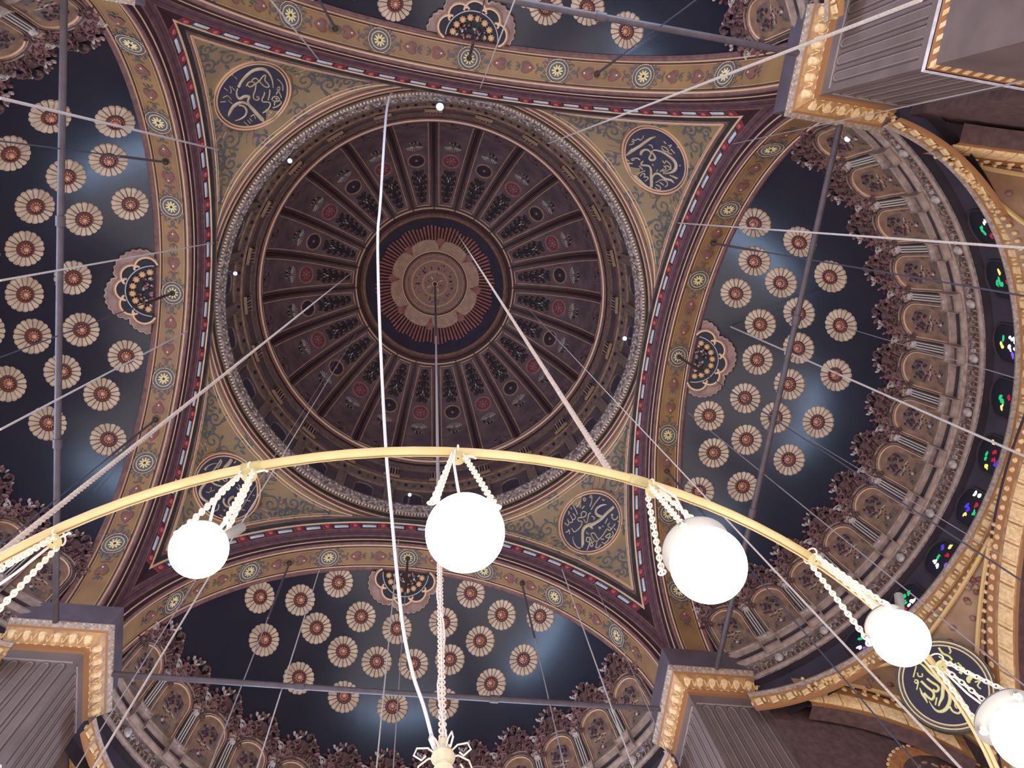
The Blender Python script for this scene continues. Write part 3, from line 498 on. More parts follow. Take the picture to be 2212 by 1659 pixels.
bf.grid([[pend(a,v) for v in np.linspace(0,1,18)] for a in AL],gold_field)
bfr=MB()
def inset(a,v,off): p=pend(a,v); d=_n(p-np.array((0,0,24.5))); return p-d*off
def edgepts(dv):                                               # line parallel to the boundary, dv metres inside it
    o=[]
    for a in np.linspace(rad(10),PI/4,24):
        l=np.linalg.norm(pend(a,1)-pend(a,0))
        s=max(cos(a),.5)
        if dv*1.25/l<.45: o.append((a,dv*(1.0+.45*sin(2*a))/l))
    return o
for dv,r,m in ((.06,.05,rose_mold),(.24,.035,gold_line),(.36,.016,gold_line)):
    lo=edgepts(dv); L1=[inset(a,v,.02) for a,v in lo]; L2=[inset(PI/2-a,v,.02) for a,v in lo][::-1]
    up=[inset(a,1-.8*v,.02) for a,v in lo]; U2=[inset(PI/2-a,1-.8*v,.02) for a,v in lo][::-1]
    bfr.tube(L1+L2,r,m,5,cap=False); bfr.tube(up+U2,r,m,5,cap=False)
bw=MB()                                                         # scrollwork
SC=[(-1.9,1.0,.42,1),(-2.6,1.75,.36,-1),(-3.35,2.05,.3,1),(-4.1,2.35,.22,-1),(1.9,1.0,.42,-1),(2.6,1.75,.36,1),(3.35,2.05,.3,-1),(4.1,2.35,.22,1),(-1.75,-.1,.3,-1),(1.75,-.1,.3,1),(-.9,1.95,.3,1),(.9,1.95,.3,-1),(-2.5,.95,.24,1),(2.5,.95,.24,-1),(-.35,-2.1,.36,1),(.4,-2.4,.3,-1),(0,-3.1,.26,1),(-1.25,-1.35,.26,1),(1.25,-1.35,.26,-1),(-3.0,1.3,.2,-1),(3.0,1.3,.2,1)]
for i,(x,y,r,sg) in enumerate(SC):
    m=(scroll_g,scroll_b)[i%2]
    bw.ribbon(fp,spiral((x,y),r,1.35,.7*i,sg,13),.085,m,.012,.01,sub=2)
    a=.7*i; 
    for q in range(5):
        t=a+q*1.2; bw.pillow(fp,ell((x+r*1.15*cos(t),y+r*1.15*sin(t)),.15,.07,t+.8,8),m if q%2 else scroll_g,.010,.012)
    bw.ribbon(fp,[(x+r*cos(a),y+r*sin(a)),(x+1.5*r*cos(a+.5),y+1.5*r*sin(a+.5)),(x+2.1*r*cos(a+.3),y+2.1*r*sin(a+.3))],[.07,.05,.02],m,.010,.008)
for i in range(9):
    x=random.uniform(-3,3); y=1.4+.3*abs(x)*.5-random.random()*.5
    bw.ribbon(fp,[(x,y),(x+.35*(1 if x>0 else -1),y+.12),(x+.6*(1 if x>0 else -1),y+.4)],.018,rust,.012,.004)
for sg in (-1,1):
    bw.ribbon(fp,[(sg*1.75,.55),(sg*2.05,.62),(sg*2.02,.4),(sg*2.3,.36),(sg*2.25,.15)],.03,gold_line,.012,.008,sub=1)
CEN=np.array((8.06,8.06,32.28)); NN=_n(np.array((0,0,24.5))-CEN); UPV=_n(np.array((0,0,1.))-NN[2]*NN); E1=np.cross(UPV,NN)
def fdisc(u,v,off=0.): return CEN+E1*u+UPV*v+NN*(off-.10)
LAB={0:'ochre pendentive with the blue calligraphy disc right of the middle lit globe',1:'ochre pendentive whose calligraphy disc sits behind the pale lamp ring, lower left',2:'ochre pendentive with the blue calligraphy disc at the upper left of the dome',3:'ochre pendentive with the blue calligraphy disc at the upper right of the dome'}
KEY={0:'LR',1:'LL',2:'UL',3:'UR'}
bm=MB(); bm.ringband(fdisc,(0,0),0.01,1.40,med_blue,.16,.0,64); bm.build
bmr=MB()
for r0,r1,m,o,h in ((1.38,1.44,gold_line,.17,.05),(1.44,1.49,rust,.16,.03),(1.49,1.56,gold_line,.17,.06),(1.54,1.66,gold_dull,.10,.05),(1.65,1.68,rose_mold,.08,.05)): bmr.ringband(fdisc,(0,0),r0,r1,m,o,h,72)
bmr.ringband(fdisc,(0,0),1.66,1.67,rose_mold,-.25,.3,48)
for k in range(4):
    Oz=(0,0,24.5); t=thing('pendentive',LAB[k],'pendentive',Oz,k*PI/2,'pendentives between the arches')
    if k==0: PF=[x.build(n,t,Oz) for x,n in ((bf,'painted_field'),(bfr,'border_frame'),(bw,'scrollwork'))]; PM=bm.build('calligraphy_disc',t,Oz); PR=bmr.build('disc_rim',PM,Oz); md=PM
    else:
        for x in PF: dup(x,t)
        md=dup(PM,t); dup(PR,md)
    bl=MB()
    for st in LETTERS[KEY[k]]:
        s=.94 if KEY[k] in('UL','UR') else .98
        bl.ribbon(fdisc,[(x*s,y*s) for x,y,w in st],[w for x,y,w in st],letter,.165,.03,sub=4)
    bl.build('lettering',md,Oz)
# ================================================================== FOUR SEMIDOMES
SC0=np.array((7.07,0,23.)); SR=10.64; DEG=SR*PI/180
def sd(az,el,off=0.): r=SR-off; return (SC0[0]+r*cos(el)*cos(az),r*cos(el)*sin(az),23+r*sin(el))
def fn(a,e,off=0.): el=e/SR; return sd(a/(SR*max(cos(el),.3)),el,off)
OS=tuple(SC0)
vb=MB(); G=[]
for el in np.radians(np.linspace(0,65.4,44)):
    lim=math.acos(min(1,(11.47-7.07)/(SR*cos(el)))); G.append([sd(u*lim,el) for u in np.linspace(-1,1,73)])
vb.grid(G,vault_blue)
def fros(cel,rho_max=None):
    def f(x,y,off=0.):               # tangent map around (az 0, el cel): x along az, y up
        c=np.array(sd(0,cel)); n=_n(SC0-c); up=_n(np.array((0,0,1.))-n[2]*n); e1=np.cross(up,n)
        d=_n(c+e1*x+up*y-SC0); p=SC0+d*(SR-off); return p
    return f
# rosette flower: local frame, z towards the room
fr0=lambda x,y,o=0.:(x,y,o)
rb=MB()
for k in range(18):
    a=2*PI*k/18; rb.pillow(lambda x,y,o,a=a:(x*cos(a)-y*sin(a),x*sin(a)+y*cos(a),o),[(.27,-.045),(.45,-.074),(.61,-.104),(.655,-.07),(.67,0),(.655,.07),(.61,.104),(.45,.074),(.27,.045)],petal_m,.03,.06,.8)
rb.ringband(fr0,(0,0),.0,.64,rib_dk,.02,.0,36)
rc=MB(); rc.ringband(fr0,(0,0),.20,.31,petal_c,.08,.07,28); rc.ringband(fr0,(0,0),.0,.22,petal_c,.08,.02,24)
for k in range(12):
    a=2*PI*k/12; rc.pillow(fr0,ell((.15*cos(a),.15*sin(a)),.06,.025,a,7),knob_m,.10,.03)
rk=MB(); rk.blob((0,0,.15),(.10,.10,.12),knob_m,10,6)
# half rosette at the crown of the vault
CEL=rad(65.2); fh=fros(CEL)
hb=MB(); LOB=9
def hout(a): q=abs(sin((a-PI)*2.5)); return 1.46+.36*q**.6+.03*sin(a*44)
A=np.linspace(PI+.02,2*PI-.02,120)
hb.grid([[fh(r*cos(a),r*sin(a),o) for r,o in ((1.10,.02),(1.12,.16),(1.25,.20),(1.5,.16),(hout(a)-.06,.14),(hout(a),.02))] for a in A],rosband)
hb.ribbon(fh,[((hout(a)-.03)*cos(a),(hout(a)-.03)*sin(a)) for a in A],.05,petal_m,.12,.05,sub=1)
for k in range(5):
    a0=PI+ (k+.5)*PI/5; cx,cy=.98*cos(a0),.98*sin(a0)
    hb.ringband(fh,(cx,cy),.0,.40,navy_dk,.205,.005,20,a0-1.7,a0+1.7); hb.ringband(fh,(cx,cy),.39,.49,gold_line,.2,.06,20,a0-1.5,a0+1.5); hb.ringband(fh,(cx,cy),.49,.54,gold_dull,.19,.05,20,a0-1.2,a0+1.2)
    ab=PI+k*PI/5
    if k: hb.pillow(fh,ell((1.2*cos(ab),1.2*sin(ab)),.08,.05,ab,8),gold_line,.2,.08)
hd=MB(); hd.grid([[fh(r*cos(a),r*sin(a),.22-.08*(r<1.0)) for r in (.0,.4,.8,1.0,1.06)] for a in A],navy_dk)
hd.ribbon(fh,[(1.05*cos(a),1.05*sin(a)) for a in A],.05,silver_l,.23,.05,sub=1)
for k in range(8):
    a=PI+(k+.5)*PI/8; f=lambda x,y,o,a=a:fh(.78*cos(a)+x,.78*sin(a)+y,o)
    hd.pillow(f,[((.15 if i%2 else .11)*cos(t),(.15 if i%2 else .11)*sin(t)) for i,t in enumerate(np.arange(16)*2*PI/16)],mat('tan_small_flower',(176,130,84),rough=.5),.2,.06)
for i in range(40):
    a=random.uniform(PI,2*PI);r=random.uniform(.1,.62); hd.pillow(fh,ell((r*cos(a),r*sin(a)),random.uniform(.05,.11),.05,random.random()*3,7),random.choice([crest_a,flower_r,crest_c,rosband]),.2,random.uniform(.03,.1))
# niche (az 0), its crest, and a fluted pilaster (az 5 deg)
nb=MB()
def archpts(w,e0,es,n=13): return [(-w,e0),(-w,(e0+es)/2)]+[(w*cos(t),es+w*sin(t)) for t in np.linspace(PI,0,n)]+[(w,(e0+es)/2),(w,e0)]
nb.pillow(fn,archpts(.86,1.15,2.62),niche_p,.02,.06,.93); nb.pillow(fn,archpts(.60,1.25,2.62),niche_au,.09,.01,.95)
for w,m,wd in ((.84,mold_n,.05),(.77,crest_b,.05),(.70,mold_n,.04),(.62,gold_line,.04)): nb.ribbon(fn,archpts(w,1.2,2.62),wd,m,.09,.05,sub=1)
nb.pillow(fn,archpts(.44,1.3,2.45),niche_p,.10,.01,.95)
for i in range(46):
    a,e=random.gauss(0,.17),random.gauss(2.4,.26); nb.pillow(fn,ell((a,e),random.uniform(.05,.1),.05,random.random()*3,7),random.choice([flower_r,flower_r,maroon_dk,flower_r,leaf_g,crest_a]),.11,.03)
for i in range(16):
    nb.pillow(fn,ell((random.uniform(-.36,.36),random.uniform(1.35,2.0)),random.uniform(.05,.1),.05,random.random()*3,7),random.choice([flower_r,leaf_g,crest_a,flower_r]),.11,.03)
nb.ribbon(fn,[(-.3,2.02),(-.1,2.08),(.1,2.02),(.3,2.08)],.05,crest_c,.11,.03); nb.pillow(fn,ell((.05,1.62),.07,.07),crest_c,.11,.05)
cb=MB()
for i in range(95):
    t=random.uniform(.12,PI-.12); r=random.uniform(.90,1.0)*(.98+random.random()**.8*(.62+.42*sin(t)**4))
    a,e=r*cos(t)*.68,2.62+r*sin(t)
    m=random.choice([crest_a,crest_b,crest_a,crest_b,flower_r,crest_c if r>1.5 else crest_a,pale_tip if random.random()<.4 else crest_b])
    if i%3==0: cb.ribbon(fn,spiral((a,e),random.uniform(.10,.19),1.1,random.random()*6,random.choice((-1,1)),8),.055,m,.08+.1*random.random(),.07,sub=2)
    else: cb.pillow(fn,ell((a,e),random.uniform(.08,.17),random.uniform(.04,.08),t+random.uniform(-1,1),8),m,.05+.1*random.random(),.10,.5)
cb.pillow(fn,[(1.2*cos(t)*.68,2.62+1.66*sin(t)**.9) for t in np.linspace(.05,PI-.05,20)],crest_b,.015,.05,.9)
for q in range(7):
    t=PI/2+(q-3)*.22; cb.pillow(fn,ell((1.86*cos(t)*.55,2.62+1.92*sin(t)),.10,.05,t,8),crest_c if q%2 else crest_a,.06,.08)
pb=MB(); A5=0.
fpl=lambda a,e,o=0.: fn(a,e,o)
pb.pillow(fpl,[(-.17,1.2),(.17,1.2),(.17,2.72),(-.17,2.72)],pil_d,.05,.10,.95)
for q in (-1,0,1): pb.ribbon(fpl,[(q*.095,1.25),(q*.095,2.68)],.042,pil_w,.15,.04,sub=1)
pb.pillow(fpl,[(-.2,1.12),(.2,1.12),(.2,1.26),(-.2,1.26)],cornice_p,.06,.16,.95)
pc=MB(); pc.pillow(fpl,ell((0,2.82),.19,.14,0,12),crest_c,.08,.16,.6); pc.pillow(fpl,[(-.2,2.93),(.2,2.93),(.24,3.06),(-.24,3.06)],mold_n,.08,.14,.9); pc.pillow(fpl,[(-.14,3.1),(.14,3.1),(.14,3.3),(-.14,3.3)],pil_d,.06,.1,.9)
for i in range(12):
    pc.pillow(fpl,ell((random.uniform(-.18,.18),3.3+.55*random.random()),random.uniform(.05,.11),.05,random.random()*3,7),random.choice([crest_c,crest_c,crest_b,pale_tip]),.05+.06*random.random(),.08)
for q in (-1,1): pc.pillow(fpl,[(q*.2,3.12),(q*.32,3.12),(q*.32,3.26),(q*.2,3.26)],navy_dk,.06,.1,.9)
# cornice and gallery
def L(b,segs,a=65.,n=90):
    for m,pr in segs: b.lathe(pr,m,-a,a,n,c=(7.07,0))
cn=MB(); L(cn,[(cornice_p,[(10.56,24.26),(10.40,24.22),(10.36,24.12)]),(mold_n,[(10.36,24.12),(10.40,24.06),(10.34,23.98)]),(cornice_p,[(10.34,23.98),(10.36,23.90),(10.46,23.86)]),(cornice_d,[(10.46,23.86),(10.56,23.80),(10.56,23.66)]),(cornice_p,[(10.56,23.66),(10.42,23.62),(10.40,23.52),(10.44,23.46)]),(mold_n,[(10.44,23.46),(10.52,23.40)])])  # shadow in the hollow between the mouldings is put into its dark colour
rs=MB()                                                         # ressaut of the cornice over each pilaster
for m,pr in ((cornice_p,[(10.36,24.25),(10.22,24.2),(10.2,24.1)]),(mold_n,[(10.2,24.1),(10.24,24.02),(10.18,23.94)]),(cornice_p,[(10.18,23.94),(10.22,23.86),(10.36,23.84)]),(maroon,[(10.36,23.84),(10.4,23.66)]),(cornice_p,[(10.4,23.66),(10.28,23.62),(10.26,23.5),(10.44,23.42)])):
    rs.lathe(pr,m,-1.7,1.7,4,c=(7.07,0))
for sg in (-1,1):
    rs.box((7.07+10.35*cos(rad(1.7)),sg*10.35*sin(rad(1.7)),23.85),(.3,.03,.8),cornice_p)
rs.blob((7.07+10.24,0,24.05),(.05,.09,.09),pale_tip,8,5)
ga=MB(); L(ga,[(gallery,[(10.52,23.40),(10.56,23.0),(10.52,22.75)]),(cornice_p,[(10.52,22.75),(10.42,22.72),(10.40,22.62),(10.46,22.56)]),(gallery,[(10.46,22.56),(10.5,22.52)])])
fg=lambda a,z,o:(7.07+(10.54-o)*cos(a/10.54),(10.54-o)*sin(a/10.54),z)
gc=MB()
for q in range(7): gc.ribbon(fg,spiral((-.66+.22*q,23.1),.11,1.,q*1.3,1 if q%2 else -1,8),.04,random.choice([crest_c,mold_n,gallery]),.0,.06,sub=2)
for i in range(20): gc.pillow(fg,ell((random.uniform(-.8,.8),random.uniform(22.8,23.3)),random.uniform(.05,.1),.04,random.random()*3,7),random.choice([crest_a,crest_b,mold_n,gallery]),.01,.05)
gc.blob((7.07+10.45,.93,23.05),(.12,.16,.2),crest_c,8,5)
for q in range(9): gc.box((7.07+10.5,-.7+.175*q,22.86),(.1,.04,.2),mold_n)
ww=MB(); L(ww,[(winwall,[(10.48,22.54),(10.8,22.53),(10.86,20.9)])])
def LR_(b,segs):
    for m,pr in segs:
        b.grid([[(7.07+(r-rkf(a))*cos(a),(r-rkf(a))*sin(a),z) for r,z in pr] for a in np.radians(np.linspace(-65,65,91))],m)
def rkf(a): return .0008*max(0,abs(math.degrees(a))-35)**2
gr=MB(); LR_(gr,[(fringe,[(10.90,21.47),(10.62,21.42),(10.56,21.30),(10.62,21.18)]),(gilt_dk,[(10.62,21.18),(10.66,21.15)]),(gilt_cap,[(10.66,21.15),(10.70,20.78)]),(gilt_dk,[(10.70,20.78),(10.76,20.74),(10.78,20.66)])])
fq=lambda a,z,o:(7.07+(10.68-o)*cos(a/10.68),(10.68-o)*sin(a/10.68),z)
gq=MB()
gq.pillow(fq,[(-.12,20.82),(.12,20.82),(.12,21.1),(-.12,21.1)],gilt_cream,.0,.05,.8)
for sg in (-1,1): gq.pillow(fq,ell((sg*.2,20.96),.045,.12,0,8),gilt_cream,.0,.05)
LATT=[(31,56.5),(-31,56.5),(16.3,52.6),(-16.3,52.6),(0,51.6),(40,49),(-40,49),(29,46),(-29,46),(17.6,43.8),(-17.6,43.8),(6,43.5),(-6,43.5),(51,43.5),(-51,43.5),(40.5,37.4),(-40.5,37.4),(28,35.4),(-28,35.4),(14,34.6),(-14,34.6),(0,34.2)]
FL={0:[(23.7,56.8),(-30.8,54.5),(10.7,51.3),(-4.4,50.9),(-17.6,50.5),(34.3,50.4),(-40.2,47.7),(23.5,46.4),(47.3,45.6),(-30.9,44.0),(12.6,43.1),(-51.6,42.8),(1.4,42.7),(-10.1,41.9),(-20.8,41.5),(35.9,40.0),(-41.1,36.4),(21.6,35.7),(8.9,33.8),(-30.2,32.8),(-4.4,32.8),(-17.4,32.3)],
1:[(31.2,57.8),(-32.0,57.6),(16.0,53.0),(-17.4,52.9),(1.0,52.0),(-40.0,49.5),(39.7,49.4),(29.3,46.4),(-29.2,46.2),(17.9,44.2),(-17.8,44.1),(-5.7,44.0),(6.3,43.9),(-51.5,43.6),(50.8,43.3),(-40.1,37.6),(41.1,37.5),(-28.7,35.9),(27.0,34.9),(13.5,34.7),(-14.4,34.4),(-0.3,34.2)],
2:[(-27.6,56.9),(33.5,54.9),(-14.1,50.4),(2.9,49.7),(22.0,48.9),(-35.9,48.8),(41.6,46.0),(-24.9,44.3),(-48.1,43.7),(31.5,42.0),(-13.4,41.2),(51.0,40.8),(-2.1,40.8),(9.8,40.2),(21.1,39.7),(-35.6,36.7),(-23.1,33.8),(42.4,32.2),(30.9,31.0),(7,32.5),(-10,33)],
3:[(24.5,53.5),(35.0,47.8),(47.2,44.0)]+[q for q in LATT if q[0]<20]}
SLAB={0:'midnight blue flowered semidome at the right, above coloured glass windows',1:'midnight blue flowered semidome at the bottom, crossed by a level iron rod',2:'midnight blue flowered semidome at the left edge of the photo',3:'midnight blue flowered semidome cut off by the top edge'}
def sdm(az,el):
    c=Vector(sd(az,el)); n=(Vector(SC0)-c).normalized(); x=Vector((-sin(az),cos(az),0)); y=n.cross(x)
    M=Matrix((x,y,n)).transposed().to_4x4(); M.translation=c; return M
SD=[]
for k in range(4):
    Oz=(0,0,23.); t=thing('semidome',SLAB[k],'semidome',Oz,k*PI/2,'four semidomes around the dome'); SD.append(t)
    if k==0:
        SV=vb.build('vault',t,Oz); SH=hb.build('half_rosette',t,Oz); SHD=hd.build('rosette_bouquet',SH,Oz)
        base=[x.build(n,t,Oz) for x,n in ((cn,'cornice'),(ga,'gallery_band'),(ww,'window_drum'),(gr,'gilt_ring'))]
        RO=rb.build('rosette',t,(0,0,0)); RCN=rc.build('flower_centre',RO,(0,0,0)); RKN=rk.build('knob',RCN,(0,0,0)) if False else rk.build('knob',RO,(0,0,0))
        NI=nb.build('niche',t,OS); NC=cb.build('shell_crest',NI,OS); PI_=pb.build('pilaster',t,OS); PCP=pc.build('capital',PI_,OS)
        RSS=rs.build('cornice_break',t,OS); GCN=gc.build('gallery_ornament',t,OS); GQ=gq.build('gilt_block',t,(7.07,0,21.))
        RO.parent=None;NI.parent=None;PI_.parent=None;RSS.parent=None;GCN.parent=None;GQ.parent=None
        h=SH
    else:
        dup(SV,t); h=dup(SH,t); dup(SHD,h)
        for x in base: dup(x,t)
    for az,el in FL[k]:
        M=sdm(rad(az),rad(el)); M.translation-=Vector(Oz)
        r=RO.copy(); C.objects.link(r); r.parent=t; r.matrix_basis=M
        for ch in (RCN,RKN): c=ch.copy(); C.objects.link(c); c.parent=r; c.location=(0,0,0)
    T=Matrix.Translation((7.07,0,0))
    for q in range(-6,7):
        n=NI.copy(); C.objects.link(n); n.parent=t; n.matrix_basis=T@Rz(rad(10*q)); c=NC.copy(); C.objects.link(c); c.parent=n; c.location=(0,0,0)
        g=GCN.copy(); C.objects.link(g); g.parent=t; g.matrix_basis=T@Rz(rad(10*q))
    for q in range(-6,6):
        n=PI_.copy(); C.objects.link(n); n.parent=t; n.matrix_basis=T@Rz(rad(10*q+5)); c=PCP.copy(); C.objects.link(c); c.parent=n; c.location=(0,0,0)
        g=RSS.copy(); C.objects.link(g); g.parent=t; g.matrix_basis=T@Rz(rad(10*q+5))
    for q in range(-22,23):
        g=GQ.copy(); C.objects.link(g); g.parent=t; g.matrix_basis=Matrix.Translation((7.07,0,-2.))@Rz(rad(2.9*q))@Matrix.Translation((-rkf(rad(2.9*q)),0,0))
for x in (RCN,RKN,RO,NC,NI,PCP,PI_,RSS,GCN,GQ): bpy.data.objects.remove(x)

# ------------------------------------------------------------------ coloured windows under the right semidome
WP=[(-38.5,'g1'),(-29.5,'g2'),(-18.6,'w1'),(-9.2,'g3'),(.8,'g4'),(10.6,'w2'),(21,'w3'),(30.5,'w4'),(41,'g5')]
PAT={'g1':[(0,.15,'green'),(.16,.1,'green'),(-.2,-.1,'white'),(.2,-.2,'red')],'g2':[(0,.1,'green'),(.15,.0,'green'),(.1,.25,'green'),(-.2,.0,'yellow'),(.05,-.35,'red')],'w1':[(-.1,.2,'green'),(.1,.3,'yellow'),(-.15,-.15,'white'),(.12,-.1,'white'),(-.12,-.36,'white'),(.14,-.36,'white'),(.3,-.2,'violet')],
'g3':[(0,.2,'green'),(.1,.1,'green'),(.25,.05,'yellow'),(-.05,-.2,'red'),(.1,-.36,'red')],'g4':[(.05,.25,'green'),(.2,.2,'green'),(-.35,.1,'yellow'),(.35,.1,'yellow'),(-.1,-.1,'red'),(.1,-.15,'red'),(.2,-.3,'blue')],'w2':[(-.4,.1,'white'),(-.4,-.12,'white'),(0,.2,'blue'),(.12,.1,'blue'),(.28,.1,'yellow'),(-.1,-.2,'red'),(.12,-.28,'green')],
'w3':[(-.3,.25,'blue'),(-.4,0,'yellow'),(0,.2,'green'),(.2,.15,'white'),(.25,-.05,'white'),(-.15,-.15,'red'),(.1,-.36,'violet')],'w4':[(-.2,.2,'green'),(0,.25,'green'),(.1,.05,'green'),(.25,.0,'white'),(-.1,-.2,'white'),(.1,-.25,'white'),(.25,-.2,'red')],'g5':[(-.3,.2,'blue'),(-.4,0,'yellow'),(0,.2,'green'),(.2,-.1,'white'),(-.15,-.15,'red'),(.1,-.36,'violet')]}
for i,(az,p) in enumerate(WP):
    a0=rad(az); z0=21.9; c0=(7.07+10.80*cos(a0),10.80*sin(a0),z0); fr=[(-sin(a0),cos(a0),0),(0,0,1),(-cos(a0),-sin(a0),0)]
    def fwn(u,v,o,c0=c0,fr=fr): return tuple(c0[j]+fr[0][j]*u*1.15+fr[1][j]*v*.85+fr[2][j]*o for j in range(3))
    b=MB(); b.pillow(fwn,archpts(.52,-.62,.2),navy_dk,.02,.01,.96); b.ribbon(fwn,archpts(.54,-.62,.2),.07,cornice_d,.02,.05,sub=1)
    w=b.build('window_%d'%(i+1),None,c0,kind='structure'); w['label']='arched stained glass window under the right semidome'; 
    pb_=MB()
    for u,v,cn_ in PAT[p]:
        for q in range(3 if cn_!='white' else 2):
            pb_.pillow(fwn,ell((u+random.uniform(-.05,.05),v+random.uniform(-.06,.06)),random.uniform(.05,.10),random.uniform(.04,.065),random.random()*3,7),GLASS[cn_],.035,.01)
    pb_.build('glass_pieces',w,c0)


# daylight windows of the other three semidomes
wi=len(WP)
for k in (1,2,3):
    for az in range(-30,31,10):
        a0=rad(az); wi+=1; c0=Vector((7.07+10.76*cos(a0),10.76*sin(a0),21.9)); Rk=Rz(k*PI/2)
        def fwd(u,v,o,a0=a0,c0=c0,Rk=Rk): return tuple(Rk@(c0+Vector((-sin(a0),cos(a0),0))*u+Vector((0,0,v))+Vector((-cos(a0),-sin(a0),0))*o))
        oc=tuple(Rk@c0); b=MB(); b.ribbon(fwd,archpts(.50,-.9,.12),.08,cornice_d,.0,.06,sub=1); w=b.build('window_%d'%wi,None,oc,kind='structure')
        b=MB(); b.pillow(fwd,archpts(.46,-.86,.10),day_m,.02,.0,.9); b.build('glass_pane',w,oc)
        b=MB()
        for u in (-.15,.15): b.box(fwd(u,-.2,.05),(.03,.03,1.2),cornice_d)
        b.build('glazing_bar',w,oc)
# unseen shell added around the vaults to block world light leaking through gaps
b=MB(); b.lathe([(24.5,20.),(24.5,24),(21.5,34),(13,36.5),(11,42),(7,48),(0.05,51)],impost,n=64); b.build('light_block_shell',None,(0,0,30),kind='structure')

# ================================================================== PIERS
PLAB={0:'taupe marble pier with gilt capital at the lower right',1:'taupe marble pier with gilt capital at the lower left corner',2:'marble pier whose top just shows at the upper edge, left of the dome',3:'taupe marble pier with gilt capital and rope moulding at the upper right'}
O=(10.8,10.8,-1.6)
def sqring(prof,m,b,x1=12.02,y1=12.02):                        # moulding on the two inner faces, mitred at the corner (prof: inset d, z)
    b.grid([[(x1,9.6-d,z) for d,z in prof],[(9.6-d,9.6-d,z) for d,z in prof],[(9.6-d,y1,z) for d,z in prof]],m)
    for s in (0,1):
        P=[((x1,9.6-d,z) if s==0 else (9.6-d,y1,z)) for d,z in prof]; Q=[((x1,9.62,z) if s==0 else (9.62,y1,z)) for d,z in prof]; b.grid([P,Q],m)
sh=MB(); sh.box((10.8,10.8,10.5),(2.4,2.4,24.2),shaft_m); sh.box((12.9,11.2,10.5),(2.0,2.4,24.2),shaft_m); sh.box((11.2,12.9,10.5),(2.4,2.0,24.2),shaft_m)
im=MB(); im.box((10.7,10.7,23.4),(2.9,2.9,1.6),impost); im.box((12.6,11.2,22.9),(1.6,2.6,1.2),impost); im.box((11.2,12.6,22.9),(2.6,1.6,1.2),impost)
cp=MB(); sqring([(.62,22.72),(.58,22.60),(.50,22.55)],fringe,cp); sqring([(.50,22.55),(.44,22.50)],gilt_dk,cp); sqring([(.44,22.50),(.40,22.46),(.10,22.22)],gilt_cap,cp); sqring([(.10,22.22),(.10,22.16),(.02,22.12),(0,22.0)],gilt_dk,cp)
cpl=MB()
fy=lambda u,v,o:(u,9.6-(.40-.30*v)-o*.6,22.46-.24*v-o*.8); fx=lambda u,v,o:(9.6-(.40-.30*v)-o*.6,u,22.46-.24*v-o*.8)
for f in (fy,fx):
    for q in range(6):
        u=9.62+.44*q; cpl.pillow(f,[(u-.13,.2),(u-.05,.05),(u+.05,.05),(u+.13,.2),(u+.1,.75),(u,.95),(u-.1,.75)],gilt_cream,.0,.05,.7)
        cpl.ribbon(f,[(u+.15,.2),(u+.2,.5),(u+.27,.8),(u+.3,.4)],.05,gilt_cream,.0,.03)
    for q in range(10): cpl.pillow(lambda u,v,o,f=f:f(u,v,o),[(9.5+.25*q,.98),(9.62+.25*q,.98),(9.62+.25*q,1.1),(9.5+.25*q,1.1)],gilt_cream,.0,.03)
ffy=lambda u,v,o:(u,9.6-.62+.12*v-o,22.72-.17*v); ffx=lambda u,v,o:(9.6-.62+.12*v-o,u,22.72-.17*v)
for f in (ffy,ffx):
    for q in range(26): cpl.pillow(f,ell((9.05+.115*q,.5),.035,.45,.15,7),gilt_cream if q%2 else fringe,.0,.03)
# recessed continuation of the capital beyond the notch
cw=MB()
for s in (0,1):
    pr=[(.58,22.6),(.50,22.5),(.40,22.46),(.10,22.2),(.0,22.0)]
    P=[[((u,9.95-d,z) if s==0 else (9.95-d,u,z)) for d,z in pr] for u in (12.0,13.9)]; cw.grid(P,gilt_cap)
    for q in range(5):
        u=12.2+.42*q; f=(lambda u_,v,o:(u_,9.95-(.40-.30*v)-o*.6,22.46-.24*v-o*.8)) if s==0 else (lambda u_,v,o:(9.95-(.40-.30*v)-o*.6,u_,22.46-.24*v-o*.8)); cw.pillow(f,ell((u,.5),.13,.4,0,8),gilt_cream,.0,.05)
fl=MB()
for s in (0,1):
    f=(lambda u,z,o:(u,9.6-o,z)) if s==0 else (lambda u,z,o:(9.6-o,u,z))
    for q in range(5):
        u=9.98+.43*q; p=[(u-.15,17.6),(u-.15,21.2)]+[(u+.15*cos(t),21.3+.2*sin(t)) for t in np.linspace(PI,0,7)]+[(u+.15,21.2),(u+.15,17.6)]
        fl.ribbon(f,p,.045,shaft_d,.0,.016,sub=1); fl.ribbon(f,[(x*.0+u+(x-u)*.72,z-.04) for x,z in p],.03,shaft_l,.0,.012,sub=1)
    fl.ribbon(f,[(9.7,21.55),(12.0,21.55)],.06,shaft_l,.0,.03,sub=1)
rm=MB(); sqring([(.10,17.20),(.14,17.13),(.10,17.06)],white_p,rm); sqring([(.08,17.06),(.06,16.98),(-.10,16.80)],gilt_dk,rm); sqring([(-.10,16.80),(-.12,16.6)],maroon_dk,rm)
sqring([(0,17.3),(.10,17.2)],impost,rm)
fr_y=lambda u,v,o:(u,9.54+.14*v-o*.7,17.02-.18*v-o*.7); fr_x=lambda u,v,o:(9.54+.14*v-o*.7,u,17.02-.18*v-o*.7)
for f in (fr_y,fr_x):
    for q in range(11): rm.pillow(f,[(9.52+.26*q,.05),(9.66+.26*q,.05),(9.78+.26*q,.95),(9.64+.26*q,.95)],gilt_cream,.0,.04,.8)
